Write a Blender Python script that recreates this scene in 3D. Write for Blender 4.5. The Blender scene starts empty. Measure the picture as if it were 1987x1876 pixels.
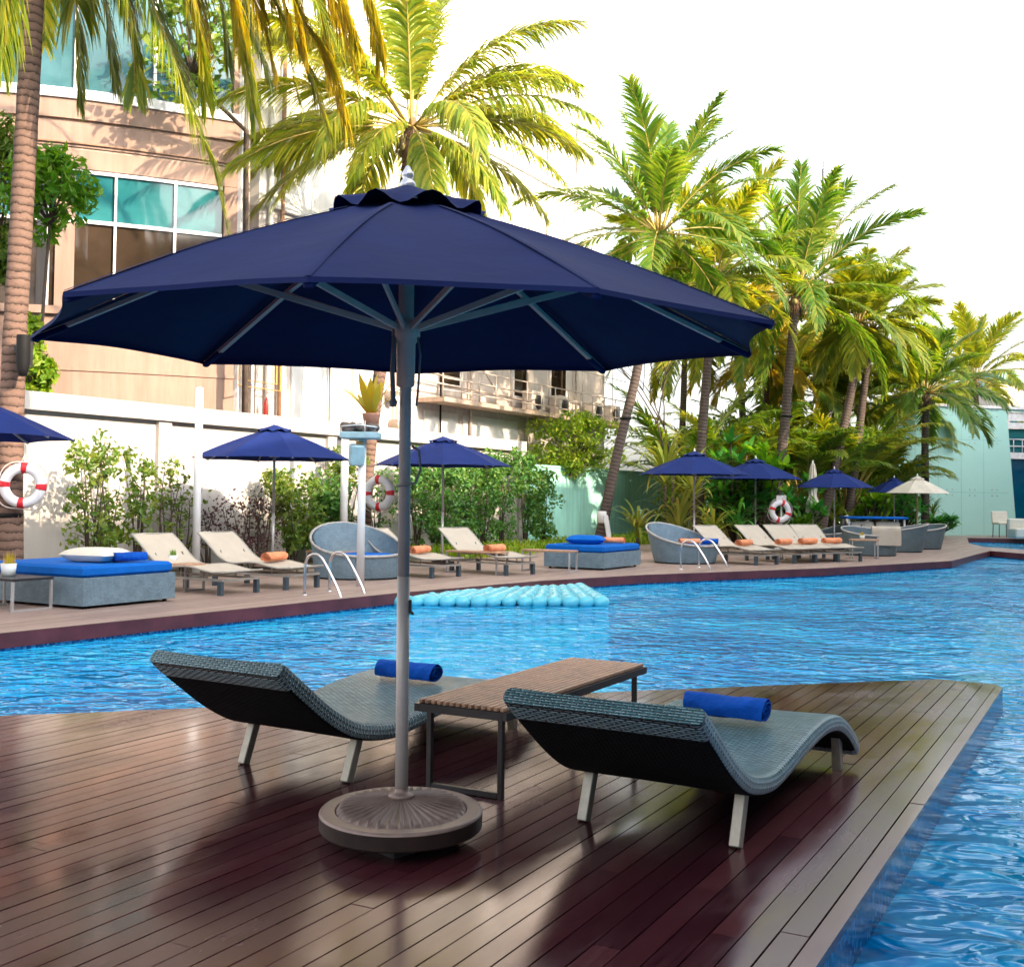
import bpy, bmesh, math, random
from mathutils import Vector, Matrix, noise
R = math.radians
C = bpy.context.scene
COL = C.collection
rnd = random.Random(7)

# ------------------------------------------------------------------ camera model (V = photo pixels at 1987 x 1876)
F, CX, CY, HC = 2200.0, 993.5, 889.0, 1.5
TH, RO = math.atan(76 / 2200.0), 0.011
def ray(px, py):
    u, v = px - CX, CY - py
    u, v = u * math.cos(RO) - v * math.sin(RO), v * math.cos(RO) + u * math.sin(RO)
    return Vector((u, F * math.cos(TH) - v * math.sin(TH), F * math.sin(TH) + v * math.cos(TH)))
def G(px, py, z=0.0):
    r = ray(px, py); t = (z - HC) / r.z
    return Vector((0, 0, HC)) + r * t
def D(px, py, y):
    r = ray(px, py)
    return Vector((0, 0, HC)) + r * (y / r.y)

cam_d = bpy.data.cameras.new('camera'); cam = bpy.data.objects.new('camera', cam_d); COL.objects.link(cam)
right = Vector((1, 0, 0)); up = Vector((0, -math.sin(TH), math.cos(TH))); fw = Vector((0, math.cos(TH), math.sin(TH)))
cx = right * math.cos(RO) + up * math.sin(RO); cy = -right * math.sin(RO) + up * math.cos(RO); cz = -fw
M = Matrix((cx, cy, cz)).transposed().to_4x4(); M.translation = Vector((0, 0, HC))
cam.matrix_world = M
cam_d.sensor_width = 36; cam_d.sensor_fit = 'HORIZONTAL'; cam_d.lens = 36 * F / 1987.0
cam_d.shift_y = -49 / 1987.0
cam_d.clip_start = 0.1; cam_d.clip_end = 3000
cam_d.dof.use_dof = True; cam_d.dof.focus_distance = 5.6; cam_d.dof.aperture_fstop = 13.0
C.camera = cam

UB = Vector((math.sin(R(28.8)), math.cos(R(28.8)), 0))      # along the pool
NB = Vector((UB.y, -UB.x, 0))                                # from the garden wall towards the pool

# ------------------------------------------------------------------ object helpers
def tag(o, label=None, cat=None, group=None, kind=None):
    if label: o['label'] = label
    if cat: o['category'] = cat
    if group: o['group'] = group
    if kind: o['kind'] = kind
    return o
def empty(name, loc, rz=0.0):
    o = bpy.data.objects.new(name, None); COL.objects.link(o)
    o.location = loc; o.rotation_euler = (0, 0, rz); o.empty_display_size = 0.2
    return o
KIDS = {}
def kids(o): return KIDS.get(o.name, [])
def copy_tree(o, parent=None):
    c = o.copy(); COL.objects.link(c); c.parent = parent
    if parent: KIDS.setdefault(parent.name, []).append(c)
    for k in list(kids(o)): copy_tree(k, c)
    return c

class MB:
    def __init__(s): s.v = []; s.f = []; s.uv = []; s.sm = []
    def add(s, vs, fs, smooth=True, uvs=None):
        b = len(s.v); s.v += [tuple(x) for x in vs]
        for i, f in enumerate(fs):
            s.f.append([b + k for k in f]); s.sm.append(smooth)
            s.uv.append(uvs[i] if uvs else None)
        return s
    def box(s, c, size, rot=None, bev=0.0):
        x, y, z = [k / 2 for k in size]
        if bev <= 0:
            vs = [(-x,-y,-z),(x,-y,-z),(x,y,-z),(-x,y,-z),(-x,-y,z),(x,-y,z),(x,y,z),(-x,y,z)]
            fs = [(3,2,1,0),(4,5,6,7),(0,1,5,4),(1,2,6,5),(2,3,7,6),(3,0,4,7)]
        else:
            b = bev; vs = []; fs = []
            for (zz, ins) in ((-z, b), (-z + b, 0), (z - b, 0), (z, b)):
                X, Y = x - ins, y - ins
                for (px, py) in ((-X,-Y+b),(-X+b,-Y),(X-b,-Y),(X,-Y+b),(X,Y-b),(X-b,Y),(-X+b,Y),(-X,Y-b)): vs.append((px, py, zz))
            for l in range(3):
                for i in range(8):
                    j = (i + 1) % 8; fs.append((l*8+i, l*8+j, l*8+8+j, l*8+8+i))
            fs.append(tuple(range(7, -1, -1))); fs.append(tuple(range(24, 32)))
        c = Vector(c)
        vs = [(rot @ Vector(q) + c) if rot else (Vector(q) + c) for q in vs]
        return s.add(vs, fs, False)
    def beam(s, a, b, w, h=None, upv=(0, 0, 1), bev=0.0):
        a = Vector(a); b = Vector(b); d = (b - a); L = d.length; d = d.normalized()
        u = Vector(upv)
        if abs(d.dot(u)) > .98: u = Vector((1, 0, 0))
        x = d.cross(u).normalized(); z = x.cross(d).normalized()
        rot = Matrix((x, d, z)).transposed()
        return s.box((a + b) / 2, (w, L, h or w), rot, bev)
    def tube(s, pts, r, seg=8, cap=True, closed=False):
        pts = [Vector(p) for p in pts]; n = len(pts)
        rs = r if isinstance(r, (list, tuple)) else [r] * n
        vs = []; fs = []; uvs = []
        ref = None; ln = 0
        lens = [0]
        for i in range(1, n): lens.append(lens[-1] + (pts[i] - pts[i-1]).length)
        for i in range(n):
            if closed: t = pts[(i+1) % n] - pts[i-1]
            else: t = pts[min(i+1, n-1)] - pts[max(i-1, 0)]
            t.normalize()
            if ref is None:
                ref = Vector((0,0,1)) if abs(t.z) < .9 else Vector((1,0,0))
            x = (ref - t * ref.dot(t)).normalized(); ref = x; y = t.cross(x)
            for k in range(seg):
                a = 2 * math.pi * k / seg
                vs.append(pts[i] + (x * math.cos(a) + y * math.sin(a)) * rs[i])
        m = n if closed else n - 1
        for i in range(m):
            i2 = (i + 1) % n
            for k in range(seg):
                k2 = (k + 1) % seg
                fs.append((i*seg+k, i*seg+k2, i2*seg+k2, i2*seg+k))
                v0, v1 = lens[i], lens[i2]
                uvs.append(((k/seg, v0), ((k+1)/seg, v0), ((k+1)/seg, v1), (k/seg, v1)))
        s.add(vs, fs, True, uvs)
        if cap and not closed:
            b = len(s.v) - len(vs)
            s.f.append([b + k for k in range(seg - 1, -1, -1)]); s.sm.append(False); s.uv.append(None)
            s.f.append([b + (n-1)*seg + k for k in range(seg)]); s.sm.append(False); s.uv.append(None)
        return s
    def lathe(s, prof, seg=24, c=(0, 0, 0), smooth=True, fn=None):
        c = Vector(c); vs = []; fs = []
        for (r, z) in prof:
            for k in range(seg):
                a = 2 * math.pi * k / seg
                p = Vector((r * math.cos(a), r * math.sin(a), z))
                if fn: p = fn(p, a)
                vs.append(p + c)
        for i in range(len(prof) - 1):
            for k in range(seg):
                k2 = (k + 1) % seg
                fs.append((i*seg+k, i*seg+k2, (i+1)*seg+k2, (i+1)*seg+k))
        return s.add(vs, fs, smooth)
    def grid(s, fn, nu, nv, smooth=True, uvs=True, closed=False):
        vs = []; fs = []; uv = []
        for i in range(nu + 1):
            for j in range(nv + 1): vs.append(fn(i / nu, j / nv))
        for i in range(nu):
            for j in range(nv):
                a = i * (nv + 1) + j
                fs.append((a, a + nv + 1, a + nv + 2, a + 1))
                uv.append(((i/nu, j/nv), ((i+1)/nu, j/nv), ((i+1)/nu, (j+1)/nv), (i/nu, (j+1)/nv)))
        return s.add(vs, fs, smooth, uv)
    def prism(s, poly, z0, z1):
        n = len(poly); vs = [(p[0], p[1], z0) for p in poly] + [(p[0], p[1], z1) for p in poly]
        fs = [tuple(range(n - 1, -1, -1)), tuple(range(n, 2 * n))] + [(i, (i+1) % n, n + (i+1) % n, n + i) for i in range(n)]
        return s.add(vs, fs, False)
    def sphere(s, c, r, nu=10, nv=7, sc=(1, 1, 1)):
        c = Vector(c); prof = []
        vs = []; fs = []
        for i in range(nv + 1):
            t = math.pi * i / nv
            for k in range(nu):
                a = 2 * math.pi * k / nu
                vs.append(c + Vector((r*sc[0]*math.sin(t)*math.cos(a), r*sc[1]*math.sin(t)*math.sin(a), r*sc[2]*math.cos(t))))
        for i in range(nv):
            for k in range(nu):
                k2 = (k+1) % nu
                fs.append((i*nu+k, (i+1)*nu+k, (i+1)*nu+k2, i*nu+k2))
        return s.add(vs, fs, True)
    def build(s, name, m, parent=None, label=None):
        me = bpy.data.meshes.new(name); me.from_pydata(s.v, [], s.f); me.update()
        me.polygons.foreach_set('use_smooth', s.sm)
        if any(u is not None for u in s.uv):
            lay = me.uv_layers.new(name='UVMap'); flat = []
            for f, u in zip(s.f, s.uv):
                if u is None: flat += [0.0, 0.0] * len(f)
                else:
                    for q in u: flat += [q[0], q[1]]
            lay.data.foreach_set('uv', flat)
        me.materials.append(m)
        o = bpy.data.objects.new(name, me); COL.objects.link(o)
        if parent:
            o.parent = parent; KIDS.setdefault(parent.name, []).append(o)
        if label: o['label'] = label
        return o

# ------------------------------------------------------------------ materials
class NT:
    def __init__(s, name):
        s.m = bpy.data.materials.new(name); s.m.use_nodes = True; s.t = s.m.node_tree
        s.t.nodes.clear(); s.out = s.t.nodes.new('ShaderNodeOutputMaterial')
    def n(s, kind, **kw):
        nd = s.t.nodes.new('ShaderNode' + kind)
        for k, v in kw.items():
            if k.startswith('i_'):
                key = k[2:].replace('_', ' ')
                s.set(nd.inputs[key], v)
            else: setattr(nd, k, v)
        return nd
    def set(s, sock, v):
        if isinstance(v, bpy.types.NodeSocket): s.t.links.new(v, sock)
        else: sock.default_value = v
    def link(s, a, b): s.t.links.new(a, b)
    def coord(s, which='Object', scale=(1, 1, 1), rot=(0, 0, 0)):
        tc = s.n('TexCoord'); mp = s.n('Mapping'); s.link(tc.outputs[which], mp.inputs['Vector'])
        mp.inputs['Rotation'].default_value = rot          # turn first, then stretch
        m2 = s.n('Mapping'); s.link(mp.outputs[0], m2.inputs['Vector']); m2.inputs['Scale'].default_value = scale
        return m2.outputs[0]
    def noise(s, vec, scale=5, detail=4, rough=.55, dist=0):
        nd = s.n('TexNoise'); s.link(vec, nd.inputs['Vector'])
        nd.inputs['Scale'].default_value = scale; nd.inputs['Detail'].default_value = detail
        nd.inputs['Roughness'].default_value = rough; nd.inputs['Distortion'].default_value = dist
        return nd.outputs['Fac']
    def ramp(s, fac, stops):
        nd = s.n('ValToRGB'); s.link(fac, nd.inputs[0]); e = nd.color_ramp.elements
        while len(e) < len(stops): e.new(.5)
        for el, (p, c) in zip(e, stops):
            el.position = p; el.color = c if len(c) == 4 else (*c, 1)
        return nd.outputs[0]
    def map(s, fac, a, b, lo=0, hi=1):
        nd = s.n('MapRange'); s.link(fac, nd.inputs[0])
        for k, v in zip((1, 2, 3, 4), (lo, hi, a, b)): nd.inputs[k].default_value = v
        return nd.outputs[0]
    def mix(s, fac, a, b, typ='MIX'):
        nd = s.n('MixRGB', blend_type=typ); s.set(nd.inputs[0], fac)
        for i, q in ((1, a), (2, b)):
            if isinstance(q, bpy.types.NodeSocket): s.link(q, nd.inputs[i])
            else: nd.inputs[i].default_value = q if len(q) == 4 else (*q, 1)
        return nd.outputs[0]
    def math(s, op, a, b=0.0):
        nd = s.n('Math', operation=op); s.set(nd.inputs[0], a); s.set(nd.inputs[1], b); return nd.outputs[0]
    def bump(s, h, strength=.3, dist=.01, normal=None):
        nd = s.n('Bump'); s.link(h, nd.inputs['Height']); nd.inputs['Strength'].default_value = strength
        nd.inputs['Distance'].default_value = dist
        if normal: s.link(normal, nd.inputs['Normal'])
        return nd.outputs[0]
    def bsdf(s, color, rough=.5, metal=0.0, spec=.5, normal=None, **kw):
        nd = s.n('BsdfPrincipled')
        if isinstance(color, bpy.types.NodeSocket): s.link(color, nd.inputs['Base Color'])
        else: nd.inputs['Base Color'].default_value = (*color, 1)
        s.set(nd.inputs['Roughness'], rough); s.set(nd.inputs['Metallic'], metal)
        s.set(nd.inputs['Specular IOR Level'], spec)
        if normal: s.link(normal, nd.inputs['Normal'])
        for k, v in kw.items(): s.set(nd.inputs[k.replace('_', ' ')], v)
        return nd
    def done(s, sh):
        s.link(sh.outputs[0] if hasattr(sh, 'outputs') else sh, s.out.inputs['Surface']); return s.m

def v3(c, k): return tuple(min(1, x * k) for x in c)
def plain(name, col, rough=.5, metal=0.0, var=.15, scale=6, bump=.0, spec=.5, bscale=40, bdist=.004):
    t = NT(name); co = t.coord(); nz = t.noise(co, scale, 5)
    c = t.ramp(nz, [(.3, v3(col, 1 - var)), (.7, v3(col, 1 + var))])
    nm = t.bump(t.noise(co, bscale, 3), bump, bdist) if bump else None
    r = t.map(nz, max(.02, rough - .07), min(1, rough + .07), .3, .7)
    return t.done(t.bsdf(c, r, metal, spec, nm))
def fabric(name, col, rough=.85, trans=0.0, var=.12, weave=260, bump=.25, wr=.25, wd=.02, ws=5):
    t = NT(name); co = t.coord(); nz = t.noise(co, 3.5, 5, .6)
    c = t.ramp(nz, [(.3, v3(col, 1 - var)), (.7, v3(col, 1 + var))])
    nm = t.bump(t.noise(co, weave, 2), bump, .002)
    nm = t.bump(t.noise(co, ws, 3), wr, wd, nm)
    b = t.bsdf(c, rough, 0, .2, nm)
    if trans:
        tr = t.n('BsdfTranslucent'); t.link(c, tr.inputs[0]); mx = t.n('MixShader'); mx.inputs[0].default_value = trans
        t.link(b.outputs[0], mx.inputs[1]); t.link(tr.outputs[0], mx.inputs[2]); return t.done(mx)
    return t.done(b)
def leaf(name, c1, c2, c3=None, trans=.4, rough=.42, tcol=None, scale=1.1, spec=.4):
    """foliage: colour differs from leaf to leaf and from clump to clump"""
    t = NT(name); g = t.n('NewGeometry'); co = t.coord('Object')
    nz = t.noise(co, scale, 3)
    f = t.math('ADD', t.math('MULTIPLY', g.outputs['Random Per Island'], .55), t.math('MULTIPLY', nz, .6))
    c = t.ramp(f, [(.18, c1), (.52, c2), (.9, c3 or v3(c2, 1.35))])
    b = t.bsdf(c, rough, 0, spec)
    tr = t.n('BsdfTranslucent'); t.link(t.mix(1.0, c, tcol or (1.5, 1.35, .5), 'MULTIPLY'), tr.inputs[0])
    mx = t.n('MixShader'); mx.inputs[0].default_value = trans
    t.link(b.outputs[0], mx.inputs[1]); t.link(tr.outputs[0], mx.inputs[2]); return t.done(mx)
def bark(name, c1, c2, ring=9.0, rough=.85):
    t = NT(name); tc = t.n('TexCoord'); sp = t.n('SeparateXYZ'); t.link(tc.outputs['UV'], sp.inputs[0])
    co = t.coord('Object')
    nz = t.noise(co, 6, 5, .65)
    ph = t.math('ADD', t.math('MULTIPLY', sp.outputs['Y'], ring), t.math('MULTIPLY', nz, 1.1))
    fr = t.math('FRACT', ph)
    nz2 = t.noise(t.coord('Object', (3, 3, 14)), 5, 6, .7)
    dark = t.ramp(fr, [(.0, (0, 0, 0)), (.2, (.55, .55, .55)), (.5, (1, 1, 1))])
    c = t.mix(t.math('MULTIPLY', nz2, 1.0), c1, c2)
    c = t.mix(.85, c, dark, 'MULTIPLY')
    h = t.math('ADD', t.math('MULTIPLY', fr, -.7), t.math('MULTIPLY', nz2, .6))
    return t.done(t.bsdf(c, rough, 0, .2, t.bump(h, .7, .03)))
def wicker(name, c1, c2, su, sv, rough=.4, bump=.9, which='UV', mortar=.06, spec=.9):
    t = NT(name); co = t.coord(which, (su, sv, 1))
    br = t.n('TexBrick'); t.link(co, br.inputs['Vector'])
    br.offset = .5; br.inputs['Scale'].default_value = 1
    br.inputs['Brick Width'].default_value = 1.0; br.inputs['Row Height'].default_value = .5
    br.inputs['Mortar Size'].default_value = mortar; br.inputs['Mortar Smooth'].default_value = .9; br.inputs['Bias'].default_value = 0
    br.inputs['Color1'].default_value = (*c1, 1); br.inputs['Color2'].default_value = (*c2, 1)
    br.inputs['Mortar'].default_value = (*v3(c1, .2), 1)
    inv = t.math('SUBTRACT', 1.0, br.outputs['Fac'])
    nz = t.noise(t.coord('Object'), 7, 4)
    c = t.mix(.5, br.outputs['Color'], t.ramp(nz, [(.3, (.6, .6, .6)), (.7, (1.3, 1.3, 1.3))]), 'MULTIPLY')
    return t.done(t.bsdf(c, rough, 0, spec, t.bump(inv, bump, .006)))

def m_deck():
    t = NT('deck_boards'); g = t.n('NewGeometry')
    ang = R(28.8)
    co = t.coord('Object', (1, 1, 1), (0, 0, ang))
    grain = t.noise(t.coord('Object', (26, 1.3, 1), (0, 0, ang)), 3.0, 7, .62, .3)
    blot = t.noise(t.coord('Object', (1.5, .7, 1), (0, 0, ang)), 1.0, 4, .6, .4)
    isl = g.outputs['Random Per Island']
    f = t.math('ADD', t.math('MULTIPLY', grain, .5), t.math('MULTIPLY', isl, .35))
    c = t.ramp(f, [(.2, (.027, .0060, .0105)), (.5, (.062, .0165, .0215)), (.82, (.125, .043, .043))])
    wear = t.ramp(blot, [(.44, (0, 0, 0)), (.74, (1, 1, 1))])
    c = t.mix(t.math('MULTIPLY', t.math('MULTIPLY', wear, t.map(grain, .15, 1.0, .35, .65)), .5), c, (.12, .07, .075))
    r = t.math('ADD', t.map(blot, .08, .27, .36, .68), t.math('MULTIPLY', grain, .06))
    h = t.math('ADD', t.math('MULTIPLY', grain, .6), t.math('MULTIPLY', t.noise(co, 2.2, 3), .35))
    return t.done(t.bsdf(c, r, 0, .95, t.bump(h, .03, .003), Specular_Tint=(1.0, .80, .84, 1)))
def m_far_deck():
    t = NT('far_deck_boards'); co = t.coord('Object', (1, 1, 1), (0, 0, R(28.8)))
    br = t.n('TexBrick'); t.link(t.coord('Object', (1, 1, 1), (0, 0, R(28.8 - 90))), br.inputs['Vector'])
    br.inputs['Scale'].default_value = 1; br.inputs['Brick Width'].default_value = 3.2; br.inputs['Row Height'].default_value = .14
    br.inputs['Mortar Size'].default_value = .006; br.inputs['Mortar Smooth'].default_value = .3
    br.inputs['Color1'].default_value = (.30, .215, .185, 1); br.inputs['Color2'].default_value = (.40, .30, .26, 1)
    br.inputs['Mortar'].default_value = (.11, .07, .06, 1)
    nz = t.noise(t.coord('Object', (9, 1, 1), (0, 0, R(28.8))), 2, 6, .65)
    c = t.mix(.8, br.outputs['Color'], t.ramp(nz, [(.25, (.65, .62, .6)), (.75, (1.3, 1.25, 1.25))]), 'MULTIPLY')
    return t.done(t.bsdf(c, t.map(nz, .42, .6), 0, .45, t.bump(nz, .25, .004)))
def m_water():
    t = NT('pool_water'); co = t.coord('Object')
    # mosaic bed seen through moving water, caustic light painted over it
    warp = t.n('TexNoise'); t.link(co, warp.inputs['Vector']); warp.inputs['Scale'].default_value = 2.6; warp.inputs['Detail'].default_value = 3
    wv = t.n('VectorMath', operation='MULTIPLY_ADD'); t.link(warp.outputs['Color'], wv.inputs[0]); wv.inputs[1].default_value = (.5, .5, 0); t.link(co, wv.inputs[2])
    big = t.noise(wv.outputs[0], .55, 4, .6)
    med = t.noise(wv.outputs[0], 3.2, 5, .65)
    f = t.math('ADD', t.math('MULTIPLY', big, .5), t.math('MULTIPLY', med, .5))
    c = t.ramp(f, [(.32, (.0, .20, .56)), (.5, (.0, .35, .71)), (.68, (.012, .54, .84))])
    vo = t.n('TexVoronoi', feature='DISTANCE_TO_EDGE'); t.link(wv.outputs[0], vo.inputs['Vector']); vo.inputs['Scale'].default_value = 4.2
    caustic_web = t.ramp(vo.outputs['Distance'], [(.0, (1, 1, 1)), (.09, (0, 0, 0))])  # bright caustic lines put into the water colour
    c = t.mix(t.math('MULTIPLY', caustic_web, .22), c, (.10, .75, 1.0))
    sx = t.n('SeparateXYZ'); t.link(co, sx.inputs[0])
    y_tone = t.ramp(t.map(sx.outputs['Y'], 0, 1, 0, 40), [(.12, (.66, .68, .74)), (.31, (1, 1, 1)), (.56, (1, 1, 1)), (.8, (.8, .85, .9))])   # darker at the near and far ends of the pool
    c = t.mix(1.0, c, y_tone, 'MULTIPLY')
    # ripples
    n1 = t.noise(t.coord('Object', (1.0, 1.35, 1), (0, 0, .2)), 3.2, 2, .5, .5)
    n2 = t.noise(t.coord('Object', (1.0, 1.3, 1), (0, 0, -.35)), 5.2, 1, .4, .6)
    n0 = t.noise(co, .75, 1, .4, .3)
    h = t.math('ADD', t.math('ADD', t.math('MULTIPLY', n1, 1.0), t.math('MULTIPLY', n0, .8)), t.math('MULTIPLY', n2, .16))
    calm = t.map(t.noise(co, .22, 2, .5, .3), .35, 1.35, .36, .64)
    h = t.math('MULTIPLY', h, calm)
    nm = t.bump(h, 1.0, .23)
    return t.done(t.bsdf(c, .015, 0, .5, nm, IOR=1.33))
def m_mosaic():
    t = NT('blue_mosaic'); co = t.coord('Object', (1, 1, 1))
    vo = t.n('TexVoronoi'); vo.inputs['Scale'].default_value = 34; vo.inputs['Randomness'].default_value = .25; t.link(co, vo.inputs['Vector'])
    sp = t.n('SeparateColor'); t.link(vo.outputs['Color'], sp.inputs[0])
    c = t.ramp(sp.outputs[0], [(.1, (.002, .035, .13)), (.5, (.004, .075, .23)), (.95, (.03, .19, .42))])
    return t.done(t.bsdf(c, .2, 0, .5))

# ------------------------------------------------------------------ material set
M_deck = m_deck(); M_fard = m_far_deck(); M_water = m_water(); M_mosaic = m_mosaic()
M_gap = plain('under_deck', (.012, .009, .008), .9)
M_fascia = plain('deck_fascia', (.12, .028, .034), .42, var=.35, scale=3)
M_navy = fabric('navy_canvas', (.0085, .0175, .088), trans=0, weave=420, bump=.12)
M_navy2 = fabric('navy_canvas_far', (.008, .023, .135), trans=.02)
M_rib = plain('bounce_offset_rib', (.86, .56, .42), .45, .0, .1, 9)  # warm tint put in to cancel blue bounce light under the canopy
M_alu = plain('brushed_aluminium', (.50, .45, .42), .36, .1, .1, 9)
M_alug = plain('grey_aluminium', (.42, .41, .41), .36, .3, .1, 9)
M_fin = plain('silver_finial', (.62, .62, .66), .3, .6, .05)
M_base = plain('bronze_painted_iron', (.23, .165, .14), .42, .25, .22, 14, .35, bscale=60, bdist=.003)
M_rim = plain('rusty_brown_rim', (.020, .0095, .007), .55, .1, .4, 16, .3)
M_block = plain('dark_foot', (.035, .037, .042), .6)
M_cord = plain('cord', (.22, .21, .22), .7)
M_wick = wicker('dark_woven_wicker', (.13, .34, .40), (.32, .57, .66), 20, 34, .28, 1.6, mortar=.22)
M_under_shade = wicker('shade_painted_underside', (.0045, .007, .009), (.008, .011, .013), 22, 36, .75, .8, mortar=.2, spec=.15)  # same weave as the shell, with the underside's shade put into its colour
M_leg = plain('champagne_metal_leg', (.36, .325, .265), .36, .45, .16, 20)
M_darkm = plain('dark_metal', (.045, .045, .05), .4, .5)
M_tfr = plain('table_frame_metal', (.05, .045, .045), .34, .7, .2)
M_slat = plain('table_slat', (.44, .25, .155), .45, 0, .3, 12)
M_bluet = fabric('blue_towel', (.002, .075, .42), .9, var=.3, weave=180, bump=.6, wr=.8, wd=.035, ws=12)
M_bluec = fabric('blue_cushion', (.001, .12, .50), .8, var=.12, wr=.5, wd=.05, ws=3)
M_gwick = wicker('grey_wicker', (.15, .25, .325), (.21, .32, .40), 22, 30, .6, .5, 'UV', .1)
M_dwick = wicker('charcoal_wicker', (.085, .14, .17), (.12, .19, .22), 22, 30, .55, .5, 'UV', .1)
M_rimw = plain('pale_wicker_rim', (.42, .40, .38), .6, 0, .2, 20, .3)
M_sling = fabric('beige_sling', (.52, .455, .375), .8, var=.06, weave=160)
M_whitec = fabric('white_cotton', (.74, .70, .60), .9, var=.06)
M_whitep = plain('white_paint', (.74, .74, .75), .45, 0, .05, 3)
M_lframe = plain('lounger_frame', (.42, .39, .35), .4, .5)
M_lleg = plain('lounger_leg', (.07, .10, .125), .45, .3)
M_orange = fabric('orange_towel', (.86, .32, .16), .9, var=.15, weave=160, bump=.6, wr=.8, wd=.04, ws=9)
M_steel = plain('polished_steel', (.70, .69, .72), .16, 1.0, .05)
M_ringw = plain('lifebuoy_white', (.72, .72, .76), .45, 0, .05)
M_ringr = plain('lifebuoy_red', (.62, .018, .03), .5)
M_rope = plain('rope', (.58, .50, .47), .8)
M_float = plain('turquoise_vinyl', (.13, .56, .68), .16, 0, .06, 3)
M_black = plain('black_plastic', (.006, .006, .007), .7, spec=.25)
M_dusty = plain('dusty_blue_plastic', (.30, .46, .52), .5)
M_cream = fabric('cream_canvas', (.66, .61, .53), .85, trans=.12)
M_terra = plain('terracotta', (.42, .19, .12), .75)
M_glassw = plain('frosted_glass', (.74, .78, .78), .25)
M_stone = plain('rough_stone', (.13, .11, .10), .9, 0, .4, 12, .6)

# ------------------------------------------------------------------ main umbrella
def catmull(pts, n):
    out = []
    for i in range(len(pts) - 1):
        p0 = pts[max(i-1, 0)]; p1 = pts[i]; p2 = pts[i+1]; p3 = pts[min(i+2, len(pts)-1)]
        for k in range(n):
            t = k / n
            out.append(tuple(.5 * ((2*b) + (-a + c)*t + (2*a - 5*b + 4*c - d)*t*t + (-a + 3*b - 3*c + d)*t**3) for a, b, c, d in zip(p0, p1, p2, p3)))
    out.append(tuple(pts[-1])); return out

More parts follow.
